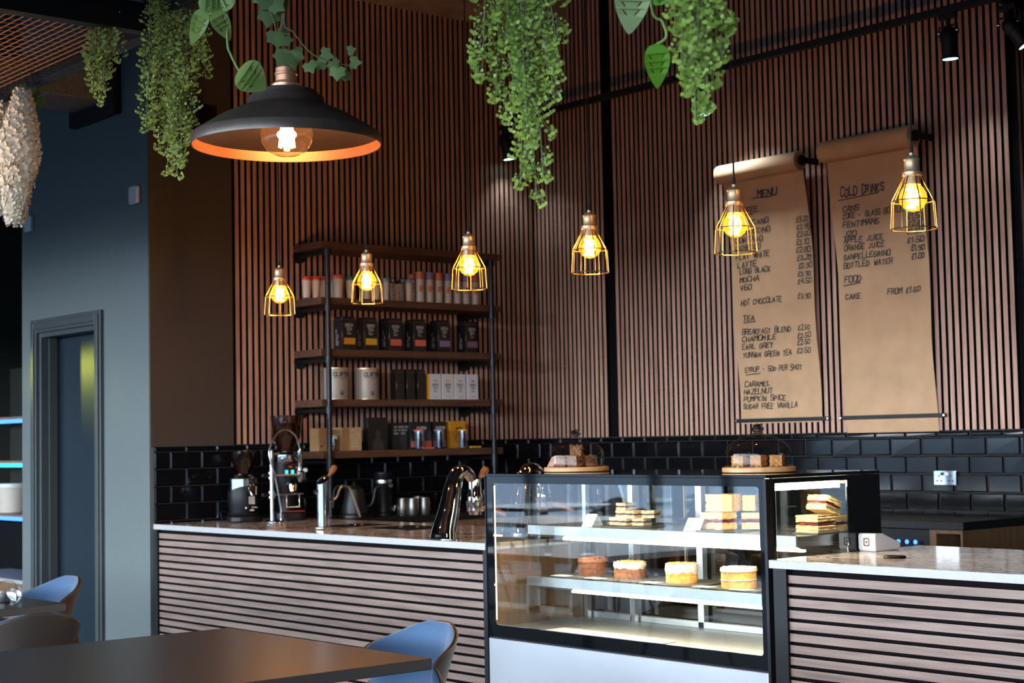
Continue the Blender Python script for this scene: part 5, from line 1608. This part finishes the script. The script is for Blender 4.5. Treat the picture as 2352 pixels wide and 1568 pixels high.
def ivyleaf(mb, p, size, rot, tilt):
    o = [(0, .02), (.26, -.16), (.60, -.02), (.52, .22), (.60, .50), (.30, .60), (0, 1.0), (-.30, .60), (-.60, .50), (-.52, .22), (-.60, -.02), (-.26, -.16)]
    x = (CR * math.cos(rot) + Vector((0, 0, 1)) * math.sin(rot)); y = (-CR * math.sin(rot) + Vector((0, 0, 1)) * math.cos(rot))
    n = -CF; y = (y + n * tilt).normalized()
    c = p + y * size * .25 + n * size * .06
    vs = [p + (x * a + y * b) * size - n * size * .14 * abs(a) for a, b in o] + [c]
    mb.add(vs, [(i, (i + 1) % 12, 12) for i in range(12)], True)


base = pD(655, -60, 3.95); base.z = ZM
t = thing('ivy_vine', 'dark green ivy trailing over the top of the bronze pendant', 'hanging plant', base)
st = MB(); D = 3.86
paths = [[(640, -300), (648, 20), (640, 70), (665, 80)], [(650, -250), (650, 30), (675, 75), (715, 122), (760, 142), (800, 150)], [(620, -250), (615, -20), (632, 60), (640, 110)], [(655, 20), (648, 60), (640, 75)]]
for s in paths: st.tube(spline([pD(a, b, D) - base for a, b in s], 8), .0016, 6)
st.build('stems', M['stem'], t)
for a, b, s, r in ((615, 5, 62, 3.5), (640, 5, 56, 2.9), (600, -5, 50, 3.3), (620, 40, 55, 3.0), (634, 88, 50, 3.25), (655, 95, 42, 2.6), (668, 132, 56, 3.3), (655, 135, 48, 2.7), (708, 155, 34, 3.6), (738, 135, 38, 4.4), (742, 152, 30, 2.4), (762, 150, 30, 3.9), (775, 168, 38, 3.1), (790, 178, 26, 4.0), (806, 152, 32, 4.6), (800, 124, 24, 4.9), (645, -10, 50, 3.1), (628, 20, 40, 4.1)):
    mb = MB(); ivyleaf(mb, pD(a, b - s * .3, D + random.uniform(-.03, .03)) - base, s * .84 * D / F, r, random.uniform(-.3, .3)); mb.build('leaf', M['ivy'], t, ang=60)

# white wisteria at the left edge
M['petal'] = leafmat('cream petal', (.82, .74, .60), .3, .12, .6)
M['petalv'] = leafmat('violet petal', (.10, .02, .12), .3, .2, .6)


def raceme(label, top, tip, D, r0, mat_, cnt, cat='hanging flowers', leaves=True):
    base = pD(top[0], top[1], D); base2 = base.copy(); base2.z = ZM - .03
    t = thing('wisteria_raceme', label, cat, base2, 0)
    a = base - base2; b = pD(tip[0], tip[1], D) - base2
    P = spline([Vector((0, 0, 0)), a, a.lerp(b, .5), b], 10)
    MB().tube(P, .002, 6).build('stem', M['stem'], t)
    mb = MB()
    for i in range(cnt):
        s = i / cnt
        q = a.lerp(b, s); R_ = r0 * (math.sin(min(1, s * 1.6 + .15) * PI / 2)) * (1 - max(0, s - .45) * 1.25) + .006
        an = i * 2.399; o = CR * math.cos(an) + CF * math.sin(an)
        c_ = q + o * R_ * random.uniform(.75, 1.05) + Vector((0, 0, random.uniform(-.01, .01)))
        n = (o + Vector((0, 0, random.uniform(-.4, .3)))).normalized()
        u = n.cross(Vector((0, 0, 1))).normalized(); w = u.cross(n)
        s_ = random.uniform(.010, .0145)
        for k in range(5):
            g = k * 1.2566 + random.random()
            e1 = u * math.cos(g) + w * math.sin(g); e2 = n.cross(e1)
            mb.add([c_, c_ + e1 * s_ * .6 + e2 * s_ * .5 + n * .003, c_ + e1 * s_ * 1.15 + e2 * s_ * .25 + n * .006, c_ + e1 * s_ * 1.15 - e2 * s_ * .25 + n * .006, c_ + e1 * s_ * .6 - e2 * s_ * .5 + n * .003], [(0, 1, 2, 3, 4)])
    mb.build('blossom', mat_, t, ang=1)
    if leaves:
        lf = MB()
        for k in range(9):
            ivyleaf(lf, pD(top[0] + random.uniform(-15, 42), top[1] + random.uniform(-10, 70), D + random.uniform(.03, .09)) - base2, .05, random.uniform(2, 4.4), .2)
        lf.build('leaves', M['ivy'], t, ang=60)
    return t


raceme('long raceme of white wisteria blossom hanging at the left edge', (52, 212), (34, 512), DB(52) - .1, .066, M['petal'], 560)
raceme('short white wisteria raceme cut by the left edge behind the long one', (8, 240), (0, 490), DB(10) + .05, .05, M['petal'], 330)
raceme('dark violet wisteria tail showing below the white blossom at the left edge', (18, 400), (22, 505), DB(20) + .12, .03, M['petalv'], 110, leaves=False)


# ================================================================== MENU SCROLLS ON THE BACK WALL
def menu(label, xl, xr, ztop, zbar, zend, rollr, lines, prices, unders, xoff):
    W_ = xr - xl; yr = 7.105
    t = thing('menu_scroll', label, 'menu', (xl, YB - .021, zbar))
    oy = YB - .021
    def ys(z):                                    # the sheet leaves the roll and meets the wall at the bar
        k = max(0.0, min(1.0, (z - zbar) / (ztop - zbar)))
        return -.012 - (.085) * k ** 1.6
    def sheet(u, v):
        z = zend - zbar + (ztop - zend) * v
        x = W_ * u
        wob = .004 * math.sin(9 * v + 2) * (abs(u - .5) * 2) ** 10
        return (x + (.006 * math.sin(v * 11 + xoff) if u in (0, 1) else 0), ys(z + zbar) + wob + (.02 * (zbar - z - zbar) if z < 0 else 0), z)
    MB().grid(sheet, 8, 40).build('paper_sheet', M['paper'], t)
    rc = Vector((W_ / 2 + .0, yr - oy, ztop - zbar + .03))
    b = MB(); Rm = RY(PI / 2)
    b.lathe([(.018, -W_ / 2), (rollr, -W_ / 2), (rollr * 1.01, 0), (rollr, W_ / 2), (.018, W_ / 2)], rc, 36, Rm, True); b.build('paper_roll', M['paper'], t, ang=50)
    b = MB(); b.lathe([(.014, -W_ / 2 - .03), (.014, W_ / 2 + .03)], rc, 16, Rm).lathe([(.0, W_ / 2 + .004), (.030, W_ / 2 + .004), (.030, W_ / 2 + .022), (0, W_ / 2 + .022)], rc, 20, Rm).lathe([(.0, -W_ / 2 - .022), (.030, -W_ / 2 - .022), (.030, -W_ / 2 - .004), (0, -W_ / 2 - .004)], rc, 20, Rm); b.build('roll_core', M['black'], t)
    for s in (0, W_):
        sg = -1 if s == 0 else 1
        MB().box(s + sg * .022 - .006, s + sg * .022 + .006, rc.y - .016, -.001, rc.z - .018, rc.z + .018).build('bracket', M['black'], t, bevel=.003)
    b = MB(); b.box(-.035, W_ + .06, -.022, -.014, -.011, .011); b.build('bottom_bar', M['black'], t, bevel=.002)
    b = MB(); b.cyl((-.025, -.022, 0), (-.025, -.026, 0), .005, seg=10).cyl((W_ + .05, -.022, 0), (W_ + .05, -.026, 0), .005, seg=10); b.build('bar_screw', M['steel'], t)
    mb = MB()
    def put(px, py, s, h, jit=.14, w=.17, target=None):
        p = pY(px, py, YB - .06); p = pY(px, py, oy + ys(p.z))
        n_ = .78
        if target:
            q = pY(target, py, oy + ys(p.z)); n_ = max(.3, (q.x - p.x) / max(.001, twidth(s, h, 1.35, 1.0)))
            fn = lambda a, b: (p.x - xl + a * n_, ys(p.z + b) - .003, p.z - zbar + b)
            write(mb, s, fn, h, w, .18, jit, 1.35)
        else:
            fn = lambda a, b: (p.x - xl + a * n_, ys(p.z + b) - .003, p.z - zbar + b)
            write(mb, s, fn, h, w, .18, jit, 1.35)
    for (px, py, s, x1, h) in lines: put(1620 + px / 2.3757, 340 + py / 2.3757, s, h, target=1620 + x1 / 2.3757)
    mb.build('handwriting', M['ink'], t); mb = MB()
    for (px, py, s, x1) in prices: put(1620 + px / 2.3757, 340 + py / 2.3757, s, .028, target=1620 + (x1 - 6) / 2.3757)
    mb.build('price_column', M['ink'], t); mb = MB()
    for (xa_, ya_, xb_, yb_) in unders:
        p = pY(1620 + xa_ / 2.3757, 340 + ya_ / 2.3757, YB - .06); q = pY(1620 + xb_ / 2.3757, 340 + yb_ / 2.3757, YB - .06)
        stroke(mb, [(p.x - xl, p.z), (q.x - xl, q.z)], .0028, lambda a, b: (a, ys(b) - .0015, b - zbar))
    mb.build('underlining', M['ink'], t)
    return t


L_ = .029
menu('left brown paper menu scroll headed menu, listing coffees, teas and syrups', -6.450, -5.838, 2.905, 1.470, 1.452, .056,
     [(285, 272, 'MENU', 385, .040), (168, 362, 'COFFEE', 285, L_), (165, 432, 'AMERICANO', 340, L_), (165, 480, 'CAPPUCCINO', 350, L_), (166, 522, 'CORTADO', 312, L_), (166, 565, 'ESPRESSO', 300, L_), (168, 610, 'FLAT WHITE', 348, L_),
      (178, 655, 'LATTE', 278, L_), (190, 690, 'LONG BLACK', 355, L_), (190, 733, 'MOCHA', 293, L_), (192, 778, 'V60', 250, L_), (197, 858, 'HOT CHOCOLATE', 417, L_), (207, 944, 'TEA', 268, L_),
      (203, 1019, 'BREAKFAST BLEND', 470, L_), (203, 1057, 'CHAMOMILE', 380, L_), (203, 1098, 'EARL GREY', 367, L_), (208, 1145, 'YUNNAN GREEN TEA', 475, L_), (217, 1224, 'SYRUP - 50p PER SHOT', 527, L_),
      (217, 1302, 'CARAMEL', 357, L_), (213, 1343, 'HAZELNUT', 368, L_), (212, 1383, 'PUMPKIN SPICE', 438, L_), (210, 1424, 'SUGAR FREE VANILLA', 502, L_)],
     [(497, 405, '\u00a33.20', 570), (500, 446, '\u00a32.95', 580), (500, 486, '\u00a32.50', 578), (498, 530, '\u00a32.10', 570), (498, 572, '\u00a32.80', 578), (503, 614, '\u00a33.20', 585), (512, 657, '\u00a32.90', 588), (507, 700, '\u00a33.90', 583), (507, 740, '\u00a34.50', 585),
      (507, 822, '\u00a33.90', 582), (508, 993, '\u00a32.50', 578), (505, 1036, '\u00a32.50', 580), (505, 1073, '\u00a32.50', 578), (503, 1118, '\u00a32.50', 580)],
     [(285, 278, 384, 268), (168, 372, 285, 362), (205, 953, 270, 945), (210, 1238, 290, 1228)], 0)
menu('right brown paper menu scroll headed cold drinks, with bottom end hanging below its bar', -5.672, -5.065, 2.925, 1.470, 1.385, .060,
     [(740, 268, 'COLD DRINKS', 978, .046), (753, 350, 'CANS', 835, L_), (753, 390, 'COKE - GLASS BOTTLE', 1085, L_), (753, 436, 'FENTIMANS', 950, L_), (757, 486, 'J20', 825, L_), (757, 522, 'APPLE JUICE', 973, L_), (760, 562, 'ORANGE JUICE', 980, L_),
      (757, 612, 'SANPELLEGRINO', 1013, L_), (757, 658, 'BOTTLED WATER', 1025, L_), (762, 735, 'FOOD', 848, L_ + .003), (767, 827, 'CAKE', 850, L_), (997, 798, 'FROM \u00a31.50', 1175, L_)],
     [(1105, 390, '\u00a31.50', 1195), (1108, 428, '\u00a32.80', 1200), (1105, 470, '\u00a31.50', 1190), (1105, 520, '\u00a31.50', 1195), (1125, 560, '\u00a31.90', 1203), (1128, 605, '\u00a31.00', 1203)],
     [(748, 290, 970, 245), (755, 753, 848, 733)], 1.5)


# ================================================================== DINING ROOM
def table(label, x0, x1, y0, y1):
    t = thing('dining_table', label, 'table', ((x0 + x1) / 2, (y0 + y1) / 2, 0))
    w, d = (x1 - x0) / 2, (y1 - y0) / 2
    MB().box(-w, w, -d, d, .717, .75).build('table_top', M['tabletop'], t, bevel=.003)
    MB().cyl((0, 0, .02), (0, 0, .716), .04, seg=16).build('column', M['black'], t)
    b = MB()
    for a in range(4):
        c, s = math.cos(a * PI / 2 + PI / 4), math.sin(a * PI / 2 + PI / 4)
        b.tube([(0, 0, .05), (c * .42, s * .42, .018)], [.032, .018], 8)
    b.build('foot', M['black'], t)
    return t


def chair(label, loc, rz, seat_m, shell_m, group=None):
    """bucket chair; it faces local +y"""
    t = thing('bucket_chair', label, 'chair', loc, rz, group)
    def prof(u, v):
        """u from the front of the seat over the bend to the top of the back, v across"""
        if u < .42:
            k = u / .42; y = .23 - .36 * k; z = .455 - .022 * math.sin(k * PI) + .012 * (1 - k) ** 3 * -1
        elif u < .58:
            k = (u - .42) / .16; an = k * PI / 2 * .86; y = -.13 - .085 * math.sin(an); z = .455 + .085 * (1 - math.cos(an))
        else:
            k = (u - .58) / .42; y = -.2125 - .072 * k; z = .525 + .265 * k
        hw = .205 + .025 * math.sin(min(1, u / .6) * PI / 2)
        t_ = max(0.0, (u - .58) / .42)
        if u > .58: hw = .230 * max(.02, 1 - t_ ** 3.6) ** .5
        if u < .12: hw *= .86 + .14 * (u / .12) ** .6
        c = abs(hw * v) / .230
        zz = z + (.15 * c ** 3.0 * math.sin(min(1, max(0, (u - .06) / .5)) * PI / 2) if u < .58 else .15 * c ** 3.0 * max(0, 1 - t_) ** 1.1)
        yy = y + (.0 if u < .42 else .135 * c ** 2.3 * min(1, (u - .42) / .2) * (1 - .35 * max(0, (u - .58) / .42)))
        return Vector((hw * v, yy, zz))
    NU, NV = 36, 18
    def shellf(u, v): return prof(u, v * 2 - 1)
    def padf(u, v):
        u2, v2 = .025 + u * .968, (v * 2 - 1) * .985
        e_ = 1e-3
        a = prof(min(1, u2 + e_), v2) - prof(max(0, u2 - e_), v2); b = prof(u2, min(1, v2 + e_)) - prof(u2, max(-1, v2 - e_))
        n = a.cross(b)
        n = n.normalized() if n.length > 1e-9 else Vector((0, 1, 0))
        ed = min(1, min(u, 1 - u) * 9, min(v, 1 - v) * 9)
        return prof(u2, v2) + n * (.008 + .016 * ed ** .5)
    MB().grid(shellf, NU, NV).build('shell', shell_m, t, solid=.010, sub=1)
    MB().grid(padf, NU, NV).build('seat_pad', seat_m, t, solid=.008, sub=1)
    for sx_ in (-1, 1):
        for sy_ in (-1, 1):
            MB().tube([(sx_ * .13, sy_ * .11 - .0, .435), (sx_ * .215, sy_ * .21, .0)], [.014, .009], 10).build('leg', M['black'], t)
    MB().box(-.14, .14, -.12, .12, .418, .432).build('seat_mount', M['black'], t)
    return t


table('charcoal square dining table in front, before the left bar counter', -4.99, -3.81, 1.74, 2.89)
table('charcoal dining table at the far left before the door, carrying glass jugs', -7.44, -6.30, 1.74, 2.89)
chair('blue upholstered bucket chair at the front table before the bar counter', (-4.31, 3.02, 0), PI - .08, M['blue'], M['shell'], 'blue bucket chairs')
chair('blue upholstered bucket chair at the far left table before the door', (-7.17, 3.05, 0), PI, M['blue'], M['shell'], 'blue bucket chairs')
chair('dark brown bucket chair with its back to us between the two tables', (-5.93, 2.49, 0), PI / 2, M['blue'], M['darkshell'])
# more of the same further back, which the case front mirrors
n_ = 0
for (x, y) in ((-9.6, .2), (-7.2, -1.3), (-11.6, -1.5)):
    n_ += 1
    where = ('near the passage', 'near the shop front', 'by the far shop front corner')[n_ - 1]
    table('charcoal square dining table ' + where + ', mirrored in the display case', x - .55, x + .55, y - .55, y + .55)
    chair('blue bucket chair on the bar side, table ' + where, (x, y + .75, 0), PI, M['blue'], M['shell'], 'mirrored chairs')
    chair('blue bucket chair on the window side, table ' + where, (x, y - .75, 0), 0, M['blue'], M['shell'], 'mirrored chairs')
    chair('blue bucket chair at the open end, table ' + where, (x + .75, y, 0), PI / 2, M['blue'], M['darkshell'], 'mirrored chairs')

# glass jugs on the left table
M['jugglass'] = pane('jug glass', (.95, .97, .98), 1.5, refl=2.0)
for (px, py, x_, lab) in ((14, 1378, None, 'clear glass water jug with handle, cut by the left edge, on the far left table'), (36, 1366, None, 'small clear glass beaker behind the jug on the far left table')):
    p = pZ(px, py + 10, .75)
    big = px < 20
    t = thing('glass_jug' if big else 'glass_beaker', lab, 'jug' if big else 'beaker', (p.x, p.y, .7505), 0)
    r, h = (.044, .060) if big else (.026, .050)
    prof = [(0, .004), (r * .9, .004), (r, .012), (r * .98, h), (r * 1.06, h * 1.03)]
    b = MB(); rev(b, prof, 32); b.build('glass_body', M['jugglass'], t)
    b = MB(); b.lathe([(0, 0), (r * .95, 0), (r * .97, .008), (0, .008)], seg=28); b.build('glass_base', M['jugglass'], t)
    if big:
        b = MB(); b.tube(spline([tuple(CR * r + Vector((0, 0, h * .12))), tuple(CR * (r + .012) + Vector((0, 0, h * .45))), tuple(CR * (r + .008) + Vector((0, 0, h * .95))), tuple(CR * r * .6 + Vector((0, 0, h * 1.55))), tuple(-CR * r * .6 + Vector((0, 0, h * 1.5))), tuple(-CR * r + Vector((0, 0, h * 1.0)))], 6), .0035, 8)
        b.build('handle', M['jugglass'], t)
# yellow-green wall washer that tints the door
lamp('door_wash', 'SPOT', (-12.5, 3.2, 2.15), 55, (.75, .85, .10), aim=(-9.10, 4.43, 1.70), spot_size=.20, spot_blend=1.0, shadow_soft_size=.05)
